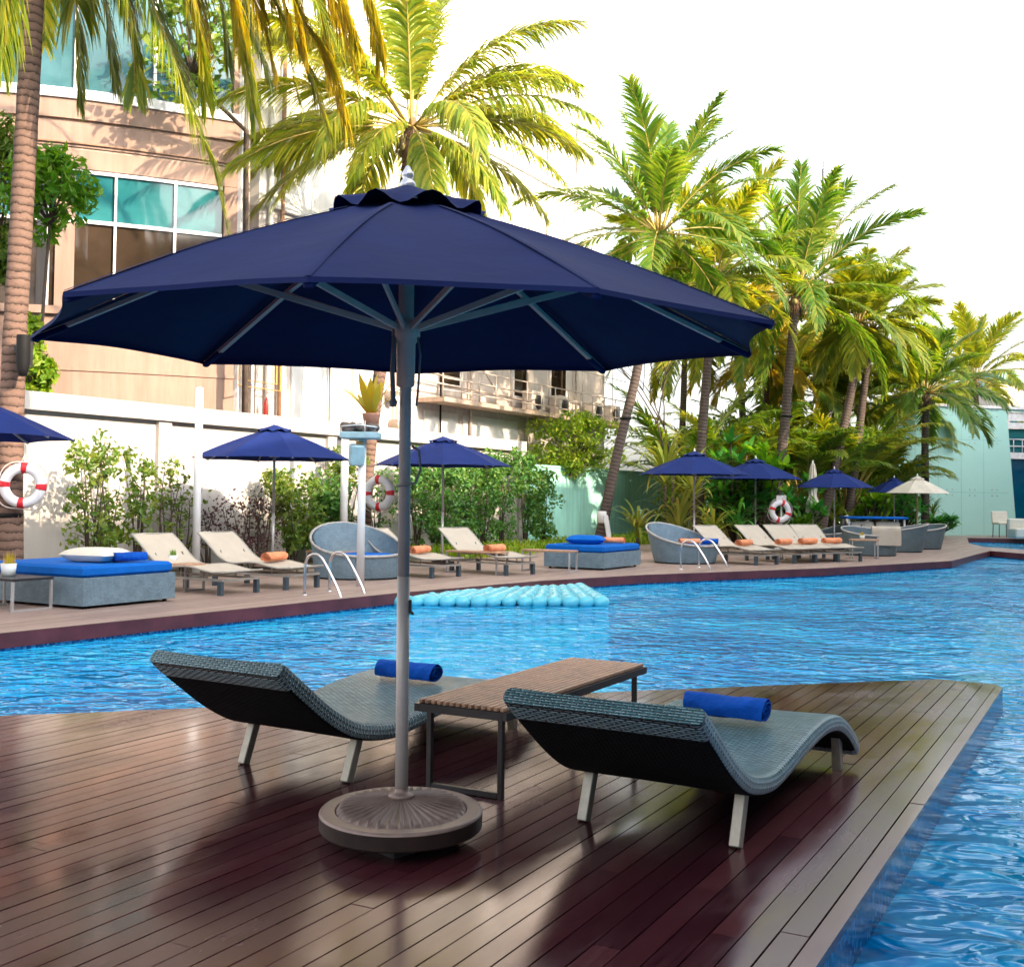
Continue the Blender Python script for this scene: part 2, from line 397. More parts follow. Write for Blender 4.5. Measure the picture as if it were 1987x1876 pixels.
def make_umbrella(name, loc, label, Rr, zr, zp, zh, zt, off, canopy_m, pole_m, group=None, detail=1, seed=1, angs=None, cap=True, base=True, pole_r=.028):
    root = empty(name, loc); tag(root, label, 'umbrella', group)
    rg = random.Random(seed)
    mb = MB(); nu, nv = (14, 10) if detail else (6, 4)
    rt = .05
    def pt(ang, t):
        r = rt + (Rr - rt) * t
        return Vector((r * math.cos(ang), r * math.sin(ang), zp + (zr - zp) * t + .035 * math.sin(math.pi * t) * Rr / 1.6))
    AN = [R(x) for x in angs] if angs else [off + k * math.pi / 4 for k in range(8)]
    NR = len(AN)
    for k in range(NR):
        a0 = AN[k]; a1 = AN[(k + 1) % NR] + (2 * math.pi if k == NR - 1 else 0)
        def fn(t, s, a0=a0, a1=a1, k=k):
            p = pt(a0, t).lerp(pt(a1, t), s); b = math.sin(math.pi * s)
            ins = 1 - .03 * b * t * t
            p.x *= ins; p.y *= ins
            p.z -= .028 * b * math.sin(math.pi * min(1, t * 1.0)) * Rr / 1.6 - .012 * b * t
            p.z += .006 * noise.noise((p.x * 2.3, p.y * 2.3, k)) * t
            return p
        mb.grid(fn, nu, nv)
        if detail:   # hem turned down along the edge
            def hem(t, s, fn=fn):
                p = fn(1.0, s); p.z -= .018 * t; q = 1 + .002 * t; p.x *= q; p.y *= q; return p
            mb.grid(hem, 1, nv)
    if detail:   # stitched seams over the ribs
        for k in range(NR):
            a = AN[k]; tv = Vector((-math.sin(a), math.cos(a), 0))
            mb.grid(lambda t, s, a=a, tv=tv: pt(a, .2 + .8 * t) + tv * (s - .5) * .022 + Vector((0, 0, .004 + .0015 * math.sin(math.pi * s))), 14, 2)
    can = mb.build('canopy', canopy_m, root)
    if cap:
        cp = MB(); n = 64 if detail else 24; rc = Rr * .208
        def cf(t, s):
            a = s * 2 * math.pi; r = .028 + (rc - .028) * t
            zz = zp + .035 + (zr - zp) * (r / Rr) * .93 + .012
            w = math.sin((a - off) * NR + .6 + .5 * math.sin(3 * a)) * t ** 2.5
            return Vector(((r + .012 * w) * math.cos(a), (r + .012 * w) * math.sin(a), zz + .027 * w * Rr / 1.6 + .012 * t + .02 * (1 - t)))
        cp.grid(cf, 8, n); cp.build('vent_cap', canopy_m, root)
    pl = MB(); pl.tube([(0, 0, .12), (0, 0, 1.15)], pole_r, 16); pl.tube([(0, 0, 1.15), (0, 0, zp + .05)], pole_r * .93, 16)
    pole = pl.build('pole', pole_m, root)
    if detail:
        sl = MB(); sl.lathe([(pole_r, zh - .26), (pole_r + .012, zh - .25), (pole_r + .014, zh - .07), (pole_r + .02, zh - .06), (pole_r + .034, zh - .035), (pole_r + .034, zh + .02), (pole_r + .02, zh + .03), (pole_r + .006, zh + .05), (pole_r + .006, zh + .33), (pole_r, zh + .34)], 20)
        sl.build('runner', M_rib, pole)
        b = MB(); b.box((.031, -.005, 1.02), (.012, .02, .06), None, .003); b.tube([(.03, 0, 1.0), (.046, 0, .985)], .006, 6); b.build('lock_pin', M_darkm, pole)
        c = MB()
        c.tube([(.05, -.02, zh - .02), (.066, -.02, zh - .12), (.056, -.02, zh - .28), (.05, -.02, zh - .34)], .005, 6)
        c.build('cord', M_cord, pole); c = MB()
        c.tube([(-.045, -.03, zh), (-.055, -.03, zh - .2), (-.05, -.03, zh - .31), (-.05, -.03, zh - .325), (-.05, -.03, zh - .345)], [.011, .011, .011, .019, .012], 8)
        c.build('release_rod', M_cord, pole); c = MB()
        c.tube([(.03, .01, 1.72), (.062, .0, 1.70), (.07, -.01, 1.62), (.05, -.03, 1.56), (.0, -.036, 1.55), (-.033, -.01, 1.545)], .006, 6)
        c.build('cord', M_cord, pole)
    for k in range(NR):
        a = AN[k]
        A = pt(a, .03); B = pt(a, .985); A.z -= .03; B.z -= .022
        rb = MB(); mid = pt(a, .5); mid.z -= .03
        for q, r_ in ((A, mid), (mid, B)): rb.beam(q, r_, .026, .018)
        rib = rb.build('rib', M_rib if detail else pole_m, root)
        tipv = pt(a, .90); tipv.z -= .034; tip2 = pt(a, .995); tip2.z -= .026
        if detail:
            t_ = MB(); t_.beam(tipv, tip2, .034, .026, bev=.006); t_.build('rib_pocket', M_navy, rib)
        st = MB(); d = Vector((math.cos(a), math.sin(a), 0)); e = pt(a, .53); e.z -= .04
        h0 = d * (pole_r + .028) + Vector((0, 0, zh))
        st.beam(h0, e, .013, .026); st.build('strut', M_rib if detail else pole_m, root)
    if zt:
        fi = MB(); k = (zt - zp - .05)
        z0 = zp + .005
        fi.lathe([(.001, z0), (.044, z0), (.045, z0 + .012), (.03, z0 + .022), (.025, z0 + .035), (.033, z0 + .045), (.038, z0 + .058), (.03, z0 + .075), (.02, z0 + .085), (.028, z0 + .096), (.027, z0 + .11), (.017, z0 + .125), (.010, z0 + .14), (.001, z0 + .146)], 20)
        fi.build('finial', M_fin, root)
    if base:
        bd = MB(); rb_ = .355
        bd.lathe([(.001, .062), (rb_ - .006, .062)], 64); bd.lathe([(rb_ - .006, .062), (rb_ - .001, .068)], 64); bd.lathe([(rb_ - .001, .068), (rb_, .128)], 64)
        bs = bd.build('base', M_rim, root)
        tp = MB(); tp.lathe([(rb_, .128), (rb_ - .002, .134), (rb_ - .007, .139), (rb_ - .014, .1405)], 64); tp.lathe([(rb_ - .014, .1405), (.289, .1405)], 64); tp.lathe([(.289, .1405), (.283, .130)], 64)
        tp.build('base_rim', M_base, bs)
        fl = MB(); nf = 36
        def ff(t, s):
            a = s * 2 * math.pi; r = .05 + .232 * t
            ph = (s * nf) % 1.0
            rid = math.exp(-((ph - .5) / .11) ** 2)
            z = .196 - .050 * t ** .8 + .020 * rid * (t ** .5) - .004
            if t > .985: z = .134
            return Vector((r * math.cos(a), r * math.sin(a), z))
        fl.grid(ff, 14, nf * 8 if detail else 36); fl.build('fluted_dome', M_base, bs)
        co = MB(); co.lathe([(.052, .185), (.058, .195), (.056, .205), (.04, .212), (.030, .218), (.030, .235)], 24); co.build('collar', M_base, bs)
        fo = MB(); fo.box((0, 0, .0325), (.36, .36, .065), Matrix.Rotation(R(43), 3, 'Z'), .008); fo.build('foot', M_block, bs)
    return root

um = make_umbrella('parasol', D(779, 1550, 5.0).xy.to_3d(), 'large open navy parasol on a fluted bronze base between the two dark woven loungers', 1.62, 2.185, 2.80, 2.235, 2.95, R(8), M_navy, M_alu, angs=[12, 53, 95, 137, 182, 232, 265, 297, 333])
um.rotation_euler = (R(1.4), R(-.1), 0)

# ------------------------------------------------------------------ woven S loungers in front
LP = [(-.60, .650), (-.42, .515), (-.24, .385), (-.06, .285), (.12, .235), (.32, .213), (.52, .232), (.74, .268), (.98, .300), (1.22, .312), (1.44, .288), (1.62, .225), (1.76, .145), (1.84, .075)]
LP = [(a, b + .012) for a, b in LP]
LC = catmull(LP, 5)
def lounger_pt(i, f=0):
    return LC[i]
def make_woven(loc, rz, label):
    root = empty('woven_lounger', loc, rz); tag(root, label, 'sun lounger', 'dark woven loungers on the near deck')
    n = len(LC) - 1; th = .092; w = .90
    # cross-section ring (x, offset along normal), rounded
    ring = []
    hw, ht, rr = w / 2, th / 2, .034
    for (cxs, czs, a0) in ((hw - rr, ht - rr, 0), (-hw + rr, ht - rr, 90), (-hw + rr, -ht + rr, 180), (hw - rr, -ht + rr, 270)):
        for k in range(5):
            a = R(a0 + k * 22.5); ring.append((cxs + rr * math.cos(a), czs + rr * math.sin(a)))
    # subdivide the long top and bottom runs, with a slight dish across the seat
    full = []
    for k, q in enumerate(ring):
        full.append(q); q2 = ring[(k + 1) % len(ring)]
        if abs(q2[0] - q[0]) > .3:
            for j in range(1, 8):
                t = j / 8; x = q[0] + (q2[0] - q[0]) * t
                full.append((x, q[1] - .010 * math.sin(math.pi * t) * (1 if q[1] > 0 else -.2)))
    ring = full; m = len(ring)
    per = [0]
    for k in range(m): per.append(per[-1] + math.hypot(ring[(k+1) % m][0] - ring[k][0], ring[(k+1) % m][1] - ring[k][1]))
    vs = []; fs = []; uv = []; ln = [0]
    for i in range(1, n + 1): ln.append(ln[-1] + math.hypot(LC[i][0] - LC[i-1][0], LC[i][1] - LC[i-1][1]))
    for i in range(n + 1):
        a = LC[max(i-1, 0)]; b = LC[min(i+1, n)]; tx, tz = b[0] - a[0], b[1] - a[1]; L = math.hypot(tx, tz); tx /= L; tz /= L
        sc = 1.0
        if i < 2 or i > n - 2: sc = (.80 if i in (0, n) else .95)
        for (x, o) in ring: vs.append((x, LC[i][0] - tz * o * sc, LC[i][1] + tx * o * sc))
    for i in range(n):
        for k in range(m):
            k2 = (k + 1) % m
            fs.append((i*m+k, i*m+k2, (i+1)*m+k2, (i+1)*m+k))
            uv.append(((per[k], ln[i]), (per[k+1], ln[i]), (per[k+1], ln[i+1]), (per[k], ln[i+1])))
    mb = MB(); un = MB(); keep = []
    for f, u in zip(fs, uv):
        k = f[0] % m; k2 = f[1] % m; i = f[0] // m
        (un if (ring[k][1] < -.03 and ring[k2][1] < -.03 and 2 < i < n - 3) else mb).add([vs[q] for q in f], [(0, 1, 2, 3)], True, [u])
    def weld(q):
        d = {}; nv = []; ids = []
        for p in q.v:
            key = (round(p[0], 5), round(p[1], 5), round(p[2], 5))
            if key not in d: d[key] = len(nv); nv.append(p)
            ids.append(d[key])
        q.v = nv; q.f = [[ids[i] for i in f] for f in q.f]
    b = len(mb.v); mb.v += [tuple(p) for p in vs]
    caps = mb
    mb.f.append([b + k for k in range(m)]); mb.sm.append(False); mb.uv.append([(ring[k][0], ring[k][1]) for k in range(m)])
    mb.f.append([b + n*m + k for k in range(m - 1, -1, -1)]); mb.sm.append(False); mb.uv.append([(ring[k][0], ring[k][1]) for k in range(m - 1, -1, -1)])
    weld(mb); weld(un); used = set(i for f in mb.f for i in f); mp = {o_: k_ for k_, o_ in enumerate(sorted(used))}
    mb.v = [mb.v[o_] for o_ in sorted(used)]; mb.f = [[mp[i] for i in f] for f in mb.f]
    mb.build('woven_shell', M_wick, root); un.build('underside', M_under_shade, root)
    for sx in (-.368, .368):
        lg = MB(); lg.beam((sx, -.005, 0.0), (sx, .085, .235), .052, .05, (1, 0, 0), .004)
        lg.build('leg', M_leg, root)
        lg = MB(); lg.beam((sx, 1.68, 0.0), (sx, 1.655, .19), .052, .05, (1, 0, 0), .004)
        lg.build('leg', M_leg, root)
    return root
make_woven((.67, 5.145, 0), R(-30.6), 'dark woven wave shaped lounger beside the deck edge, nearest the camera')
make_woven((-1.161, 6.187, 0), R(-31.2), 'dark woven wave shaped lounger at left behind the parasol pole')

def make_towel(loc, rz, label, m, L=.42, r=.068, group='rolled blue towels', name='rolled_towel', ry=0.0, seed=0):
    mb = MB(); turns = 3.6; nS = 90
    rg = random.Random(seed)
    def fn(t, s):
        a = t * turns * 2 * math.pi; rad = r * (.16 + .84 * t)
        sag = 1 + (.16 * noise.noise((s * 3 + seed, a * .9, seed)) + .09 * noise.noise((s * 9, a * 2.2, seed + 4))) * t ** 2
        rad *= sag
        x = (s - .5) * L * (1 + .03 * math.sin(t * 23)) + .02 * noise.noise((t * 9, seed, s))
        z = rad * math.sin(a) * (.80 if math.sin(a) > 0 else .86)
        if t > .8: rad *= 1 + .03 * math.sin(s * 9 + a)
        return Vector((x, rad * math.cos(a) * 1.06, z + r * .88))
    mb.grid(fn, nS, 22)
    def fn2(t, s):
        p = fn(t, s); a = t * turns * 2 * math.pi; k = 1 - .11 * r / max(.02, math.hypot(p.y, p.z - r*.88)) * .6
        return Vector((p.x, p.y * k, (p.z - r*.88) * k + r*.88))
    mb.grid(fn2, nS, 22)
    # close the ends between inner and outer sheet
    for s in (0.0, 1.0):
        mb.grid(lambda t, q, s=s: fn(t, s).lerp(fn2(t, s), q), nS, 1)
    o = mb.build(name, m); o.location = loc; o.rotation_euler = (0, ry, rz); tag(o, label, 'towel', group); return o
LV = Vector((math.sin(R(30.6)), math.cos(R(30.6)), 0))
make_towel(Vector((.67, 5.145, 0)) + LV * .97 + Vector((-.03, -.02, .352)), R(-30.6), 'blue rolled towel lying on the woven lounger by the deck edge', M_bluet, .43, .08, seed=3)
make_towel(Vector((-1.161, 6.187, 0)) + LV * 1.04 + Vector((.0, -.0, .355)), R(-30), 'blue rolled towel lying on the woven lounger behind the pole', M_bluet, .42, .074, seed=8)

# ------------------------------------------------------------------ slatted side table
def make_slat_table(name, loc, rz, L, W, H, label, ns, slat_m, fr_m, group=None, leg=.036, inset=.06):
    root = empty(name, loc, rz); tag(root, label, 'table', group)
    sl = MB()
    for i in range(ns):
        x = -W/2 + .012 + (W - .024) * (i + .5) / ns
        sl.box((x, 0, H - .011), ((W - .02) / ns - .014, L - .02, .022), None, .004)
    sl.build('slats', slat_m, root)
    fr = MB(); t = .03
    for s in (-1, 1):
        fr.box((s * (W/2 - .012 + .001), 0, H - .042), (.024, L, .04)); fr.box((0, s * (L/2 - .012), H - .0425), (W - .05, .024, .039))
    fr.build('frame', fr_m, root)
    for s in (-1, 1):
        lg = MB(); y = s * (L/2 - inset); x = W/2 - inset
        lg.beam((-x, y, .0), (-x, y, H - .06), leg * .8, leg * .8, (0, 1, 0), .003); lg.beam((x, y, 0), (x, y, H - .06), leg * .8, leg * .8, (0, 1, 0), .003)
        lg.beam((-x + leg*.4, y, .017), (x - leg*.4, y, .017), leg * .8, leg * .8, (0, 0, 1), .003)
        lg.build('leg_frame', fr_m, root)
    return root
make_slat_table('slatted_table', (.19, 6.54, 0), R(-28.8), 1.83, .54, .462, 'low brown slatted table between the two woven loungers', 14, M_slat, M_tfr)

# ------------------------------------------------------------------ poolside furniture on the far deck
def make_sling(loc, rz, label, S=1.0):
    root = empty('sling_lounger', loc, rz); tag(root, label, 'sun lounger', 'beige sling loungers along the far deck')
    pr = catmull([(-.04, .87), (.2, .69), (.42, .51), (.62, .41), (.8, .39), (1.02, .41), (1.25, .415), (1.5, .375), (1.72, .345), (1.95, .36)], 4)
    n = len(pr) - 1; hw = .40
    mb = MB()
    def fn(t, s):
        i = min(int(t * n), n - 1); f = t * n - i; a, b = pr[i], pr[i+1]
        return Vector(((s - .5) * 2 * hw, a[0] + (b[0]-a[0])*f, a[1] + (b[1]-a[1])*f - .012 * math.sin(math.pi * s)))
    mb.grid(fn, n, 6)
    def fn2(t, s): p = fn(t, s); p.z -= .016; return p
    mb.grid(fn2, n, 6)
    mb.build('sling', M_sling, root)
    fr = MB()
    for s in (-1, 1): fr.tube([(s * (hw + .012), q[0], q[1] - .008) for q in pr[::2]], .017, 6)
    fr.tube([(-hw, -.04, .86), (hw, -.04, .86)], .015, 6); fr.tube([(-hw, 1.95, .35), (hw, 1.95, .35)], .015, 6)
    for y in (.95, 1.5):
        for s in (-1, 1): fr.tube([(s * .3, y, .37), (s * .3, y, .235)], .012, 6)
    for s in (-1, 1): fr.tube([(s * .27, .35, .58), (s * .27, .52, .23)], .012, 6)
    fr.build('sling_frame', M_lframe, root)
    bs = MB()
    for s in (-1, 1): bs.box((s * .37, 1.1, .225), (.04, 1.62, .035))
    for y in (.3, 1.9): bs.box((0, y, .225), (.70, .04, .034))
    bs.build('base_frame', M_lframe, root)
    for y in (.34, 1.86):
        for s in (-1, 1):
            lg = MB(); lg.box((s * .375, y, .103), (.062, .075, .206)); lg.build('leg', M_lleg, root)
    return root

SL = {}
def foot_at(px, py, ang, dist=0.0):
    """origin (head end) of a lounger whose front legs stand at that ground point"""
    g = G(px, py); d = Vector((math.sin(R(ang)), math.cos(R(ang)), 0))
    return g - d * 1.86
sling_spots = [
    (463, 1152.5, 121, 'leftmost beige sling lounger, foot end near the blue topped daybed'),
    (585, 1142, 120, 'beige sling lounger with orange towel left of the pool ladder'),
    (864, 1120.5, 128, 'beige sling lounger with a raised back right behind the parasol pole'),
    (1008, 1115.5, 134, 'beige sling lounger left of the far square daybed, under the second open parasol'),
    (1487, 1096, 141, 'beige sling lounger beside the round wicker chair by the steel ladder'),
    (1562, 1093, 145, 'beige sling lounger second to the right of the round chair by the ladder'),
    (1603, 1091, 154, 'beige sling lounger third to the right of the round chair by the ladder'),
    (1645, 1089.5, 160, 'rightmost beige sling lounger next to the grey round chairs'),
]
proto = None
for i, (px, py, ang, lab) in enumerate(sling_spots):
    o = foot_at(px, py, ang)
    if proto is None: r_ = proto = make_sling(o, R(-ang), lab)
    else:
        r_ = copy_tree(proto); r_.location = o; r_.rotation_euler = (0, 0, R(-ang)); r_['label'] = lab
    SL[i] = (o, ang)
def on_sling(i, y, x=0.0):
    o, ang = SL[i]; d = Vector((math.sin(R(ang)), math.cos(R(ang)), 0)); n = Vector((d.y, -d.x, 0))
    return o + d * y + n * x
tw = [(1, 1.28, 'left of the nearest pool ladder'), (2, 1.2, 'right behind the parasol pole'), (3, 1.18, 'under the second open parasol'), (4, 1.2, 'beside the round chair by the steel ladder'), (5, 1.2, 'second right of the round chair'), (6, 1.2, 'third right of the round chair'), (7, 1.2, 'next to the grey round chairs')]
for k, (i, y, where) in enumerate(tw):
    p = on_sling(i, y); p.z = .405
    make_towel(p, R(-SL[i][1] + 12), 'orange rolled towel on the beige sling lounger ' + where, M_orange, .56, .10, 'rolled orange towels', seed=20 + k)

def make_daybed(name, corner, ang, L1, L2, h, label, base_m, side_m=None, mat=.13, leg=.04):
    """corner = nearest ground corner; L1 runs along ang, L2 to its left"""
    root = empty(name, corner, R(-ang)); tag(root, label, 'daybed', 'square wicker daybeds')
    b = MB(); x0, x1, y0, y1 = -L2, 0, 0, L1
    P = [(x0, y0), (x1, y0), (x1, y1), (x0, y1)]
    for k in range(4):
        a, c = P[k], P[(k+1) % 4]; ln = math.hypot(c[0]-a[0], c[1]-a[1])
        b.add([(a[0], a[1], leg), (c[0], c[1], leg), (c[0], c[1], h), (a[0], a[1], h)], [(0, 1, 2, 3)], False, [((0, 0), (ln, 0), (ln, h), (0, h))])
    b.add([(x0, y0, h), (x1, y0, h), (x1, y1, h), (x0, y1, h)], [(0, 1, 2, 3)], False, [((0, 0), (1, 0), (1, 1), (0, 1))])
    b.build('wicker_base', base_m, root)
    for (qx, qy) in ((x0 + .1, y0 + .1), (x1 - .1, y0 + .1), (x1 - .1, y1 - .1), (x0 + .1, y1 - .1)):
        f = MB(); f.lathe([(.001, 0), (.03, 0), (.03, leg + .002), (.001, leg + .002)], 10, (qx, qy, 0)); f.build('foot', M_black, root)
    m = MB(); m.box((-L2/2, L1/2, h + mat/2 + .002), (L2 - .03, L1 - .03, mat), None, .035); m.build('mattress', M_bluec, root)
    return root
def make_pillow(loc, rz, size, label, m, name='pillow'):
    mb = MB(); sx, sy, sz = size
    def q(t, s, sg):
        u, v = 2*t - 1, 2*s - 1
        e = max(0, (1 - u**4)) ** .5 * max(0, (1 - v**4)) ** .5
        pin = 1 - .06 * (1 - abs(u)) * 0
        return Vector((u * sx/2 * (1 - .05 * (1 - v*v)), v * sy/2 * (1 - .05 * (1 - u*u)), sz/2 + sg * sz/2 * e + .008 * noise.noise((u*2, v*2, sg))))
    mb.grid(lambda t, s: q(t, s, 1), 12, 12); mb.grid(lambda t, s: q(t, 1 - s, -1), 12, 12)
    o = mb.build(name, m); o.location = loc; o.rotation_euler = (0, 0, rz); tag(o, label, 'pillow'); return o

dbc = G(161, 1183)
make_daybed('daybed', dbc, 29, 1.58, 2.0, .40, 'low grey wicker daybed with blue mattress at the left beside a dark table', M_gwick, mat=.15)
def db(x, y, z): 
    a = R(29); d = Vector((math.sin(a), math.cos(a), 0)); n = Vector((d.y, -d.x, 0)); return dbc + d * y + n * x + Vector((0, 0, z))
make_pillow(db(-.72, .82, .55), R(-20), (.8, .62, .2), 'white pillow with green piping on the left blue daybed', M_whitec)
make_towel(db(-.3, 1.02, .553), R(-29 + 75), 'blue rolled towel lying on the daybed mattress by the white pillow', M_bluet, .48, .085, 'rolled blue towels', seed=41)
d2c = G(1172, 1107)
make_daybed('daybed', d2c, 30, 1.9, 1.42, .36, 'square grey wicker daybed with blue mattress in the middle of the far deck', M_gwick, mat=.15)
def d2(x, y, z):
    a = R(30); d = Vector((math.sin(a), math.cos(a), 0)); n = Vector((d.y, -d.x, 0)); return d2c + d * y + n * x + Vector((0, 0, z))
make_pillow(d2(-.72, .6, .51), R(-10), (.85, .55, .2), 'plump blue pillow on the middle daybed', M_bluec)
make_towel(d2(-.35, 1.2, .513), R(-20), 'orange rolled towel on the middle blue daybed', M_orange, .5, .085, 'rolled orange towels', seed=51)

def make_round_chair(loc, face, label, rb=.66, rt=.78, hb=.88, hf=.44, m=None, group='round wicker tub chairs', cushion=True):
    """face = direction the low front looks towards (radians)"""
    root = empty('round_chair', loc, face); tag(root, label, 'chair', group); m = m or M_gwick
    def hz(a): return hf + (hb - hf) * ((1 - math.cos(a)) / 2) ** 1.5
    mb = MB(); n = 40
    def out(t, s):
        a = s * 2 * math.pi; h = hz(a); r = rb + (rt - rb) * t ** .8 * (h / hb) ** .5
        back = .12 * t * ((1 - math.cos(a)) / 2)
        return Vector((r * math.cos(a) - back, r * math.sin(a), .03 + (h - .03) * t))
    def inn(t, s):
        p = out(1 - t, s); a = s * 2 * math.pi; k = 1 - .055 / max(.1, math.hypot(p.x, p.y)); p.x *= k; p.y *= k
        p.z = max(p.z, .30); return p
    g0 = len(mb.f); mb.grid(out, 8, n); mb.grid(inn, 8, n)
    for k in range(len(mb.uv)): mb.uv[k] = tuple((u[1] * 4.6, u[0] * .8) for u in mb.uv[k])
    mb.lathe([(.001, .31), (rb, .31)], 32)
    mb.build('tub_shell', m, root)
    rim = MB(); rim.tube([out(1, k / 40) * 1.0 for k in range(40)], .026, 6, closed=True); rim.build('rim', M_rimw, root)
    sk = MB(); sk.lathe([(rb - .01, 0), (rb - .005, .035)], 32); sk.build('plinth', M_black, root)
    if cushion:
        c = MB(); c.lathe([(.001, .32), (rb - .12, .32), (rb - .085, .35), (rb - .085, .40), (rb - .12, .43), (.001, .44)], 32); c.build('seat_cushion', M_bluec, root)
    return root
# loungers' round neighbours
rc1 = G(690, 1123.5) + Vector((-.02, .45, 0))
make_round_chair(rc1, R(-62), 'large round pale wicker chair with blue cushion behind the white pole', .78, .86, .98, .42)
rc2 = G(1335, 1094) + Vector((0, .5, 0))
make_round_chair(rc2, R(-50), 'large round wicker chair right of the middle daybed, with towels inside', .72, .84, .92, .42)
make_towel(rc2 + Vector((.12, -.18, .44)), R(8), 'orange rolled towel in the round chair by the steel ladder', M_orange, .55, .085, 'rolled orange towels', seed=61)
make_towel(rc2 + Vector((.55, -.2, .44)), R(-15), 'dark blue towel bundle at the front of the round chair by the steel ladder', M_bluet, .4, .09, 'rolled blue towels', seed=62)
cl = [((1630, 1066), 200, 'low grey tub chair with a pale rim behind the rightmost loungers', .72, .78, .8, .45),
      ((1702, 1079), -60, 'grey tub chair with a beige towel over its back', .68, .72, .78, .55),
      ((1757, 1072), 170, 'grey tub chair in the middle of the far right cluster', .66, .72, .84, .60),
      ((1796, 1066), 200, 'rightmost grey tub chair at the end of the far deck', .66, .74, .78, .56)]
for (p, fa, lab, a, b, c_, d_) in cl:
    make_round_chair(G(*p) + Vector((0, .55, 0)), R(fa), lab, a, b, c_, d_, M_dwick)

def make_drape(loc, rz, label, w, h, m):
    mb = MB()
    def fn(t, s):
        x = (s - .5) * w; u = t * 2 * h - h
        if abs(u) < .12: y, z = u, 0.02
        else: y = math.copysign(.12 + .03 * math.sin(s * 7), u); z = -(abs(u) - .12)
        return Vector((x + .01 * math.sin(t * 9), y + .012 * math.sin(s * 11 + t * 3), z))
    mb.grid(fn, 16, 12)
    o = mb.build('draped_towel', m); o.location = loc; o.rotation_euler = (0, 0, rz); tag(o, label, 'towel'); return o
tc = G(1702, 1079) + Vector((0, .55, 0))
make_drape(tc + Vector((.22, -.62, .80)), R(-12), 'beige towel draped over the back of a grey tub chair', .75, .62, M_sling)

# canopy daybed / shade frame behind the tub chairs
def make_shade(loc, rz, label):
    root = empty('shaded_daybed', loc, rz); tag(root, label, 'daybed')
    m = MB(); m.box((0, 0, .98), (1.9, 1.0, .07), None, .02); m.build('blue_top', M_bluec, root)
    f = MB()
    for x in (-.85, .85):
        for y in (-.4, .4): f.box((x, y, .47), (.05, .05, .94))
    f.build('frame', M_whitep, root)
    b = MB(); b.box((0, .0, .25), (1.7, .9, .42), None, .03); b.build('seat', M_dwick, root)
    for x in (-.4, .4):
        c = MB(); c.box((x, -.22, .66), (.72, .14, .42), Matrix.Rotation(R(-14), 3, 'X'), .04); c.build('back_cushion', M_whitec, root)
    return root
make_shade(D(1695, 1060, 36.0).xy.to_3d() , R(-4), 'daybed with white cushions under a small blue flat top behind the tub chairs')

# tables on the far deck
def make_low_table(loc, rz, L, W, H, label, top_m=None):
    root = empty('low_table', loc, rz); tag(root, label, 'table', 'small dark tables on the far deck')
    t = MB(); t.box((0, 0, H - .0175), (W, L, .035), None, .006); t.build('tabletop', top_m or M_slat, root)
    for s in (-1, 1):
        lg = MB(); y = s * (L/2 - .03); x = W/2 - .02
        lg.box((-x, y, (H-.04)/2), (.03, .03, H - .037)); lg.box((x, y, (H-.04)/2), (.03, .03, H - .037)); lg.box((0, y, .015), (2*x - .03, .029, .028))
        lg.build('leg_frame', M_alug, root)
    return root
make_low_table(G(30, 1187) + Vector((-.25, .35, 0)), R(-118), .95, .62, .42, 'dark table at the left picture edge in front of the daybed', M_darkm)
make_low_table(G(335, 1143), R(-120), 1.0, .42, .42, 'small table between the daybed and the leftmost lounger, carrying a glass of grass')
make_low_table(G(650, 1117) + Vector((-.1, .5, 0)), R(-120), 1.0, .5, .44, 'small table between the orange towel lounger and the round wicker chair')
make_low_table(G(925, 1112) , R(-120), 1.2, .45, .44, 'small table between the two loungers right of the parasol pole')
make_low_table(G(1075, 1108) + Vector((-.1, -.1, 0)), R(-116), 1.1, .42, .44, 'small table at the left front corner of the middle daybed')
make_low_table(G(1545, 1086), R(-112), .8, .42, .42, 'small table between the second and third lounger right of the round chair')
make_low_table(G(1676, 1083), R(-100), .7, .6, .5, 'small table in front of the tub chair with the beige towel')

def make_pot(loc, label, pot_m, h, r, kind, col):
    root = empty('potted_plant', loc); tag(root, label, 'plant')
    p = MB(); p.lathe([(.001, 0), (r * .8, 0), (r, h), (r * .88, h), (r * .8, h * .85), (.001, h * .85)], 16); p.build('pot', pot_m, root)
    l = MB(); rg = random.Random(hash(kind) % 99 if False else len(label))
    for k in range(60):
        a = rg.uniform(0, 6.28); q = rg.uniform(0, r * .75); x, y = q * math.cos(a), q * math.sin(a); hh = rg.uniform(.6, 1.2) * h
        l.add([(x - .006, y, h * .8), (x + .006, y, h * .8), (x + rg.uniform(-.02, .02), y + rg.uniform(-.02, .02), h * .85 + hh)], [(0, 1, 2)], False)
    l.build('grass_blades', col, root); return root

# ------------------------------------------------------------------ glasses and pots on tables
M_grass = leaf('grass_blades', (.10, .20, .03), (.16, .30, .04), None, .3)
M_yel = leaf('yellow_plant', (.50, .34, .015), (.62, .45, .03), (.45, .42, .03), .3, tcol=(1.2, 1.0, .3))
pt = G(334, 1143); pt.z = .425
make_pot(pt, 'small glass of green grass on the table by the leftmost lounger', M_glassw, .11, .075, 'a', M_grass)
pt = G(6, 1187) + Vector((-.1, .35, .425))
make_pot(pt, 'white pot with yellow and green grass on the dark table at the left edge', M_glassw, .16, .10, 'bb', M_yel)
pt = G(622, 1117) + Vector((0, .55, .445))
make_pot(pt, 'tiny yellow flower in a glass on the table left of the round wicker chair', M_glassw, .1, .06, 'ccc', M_yel)
pt = D(1717, 1060, 31.6); pt.z = .505
make_pot(G(1676, 1083) + Vector((-.02, .05, .505)), 'tiny yellow flower on the table in front of the tub chairs', M_glassw, .1, .07, 'dddd', M_yel)

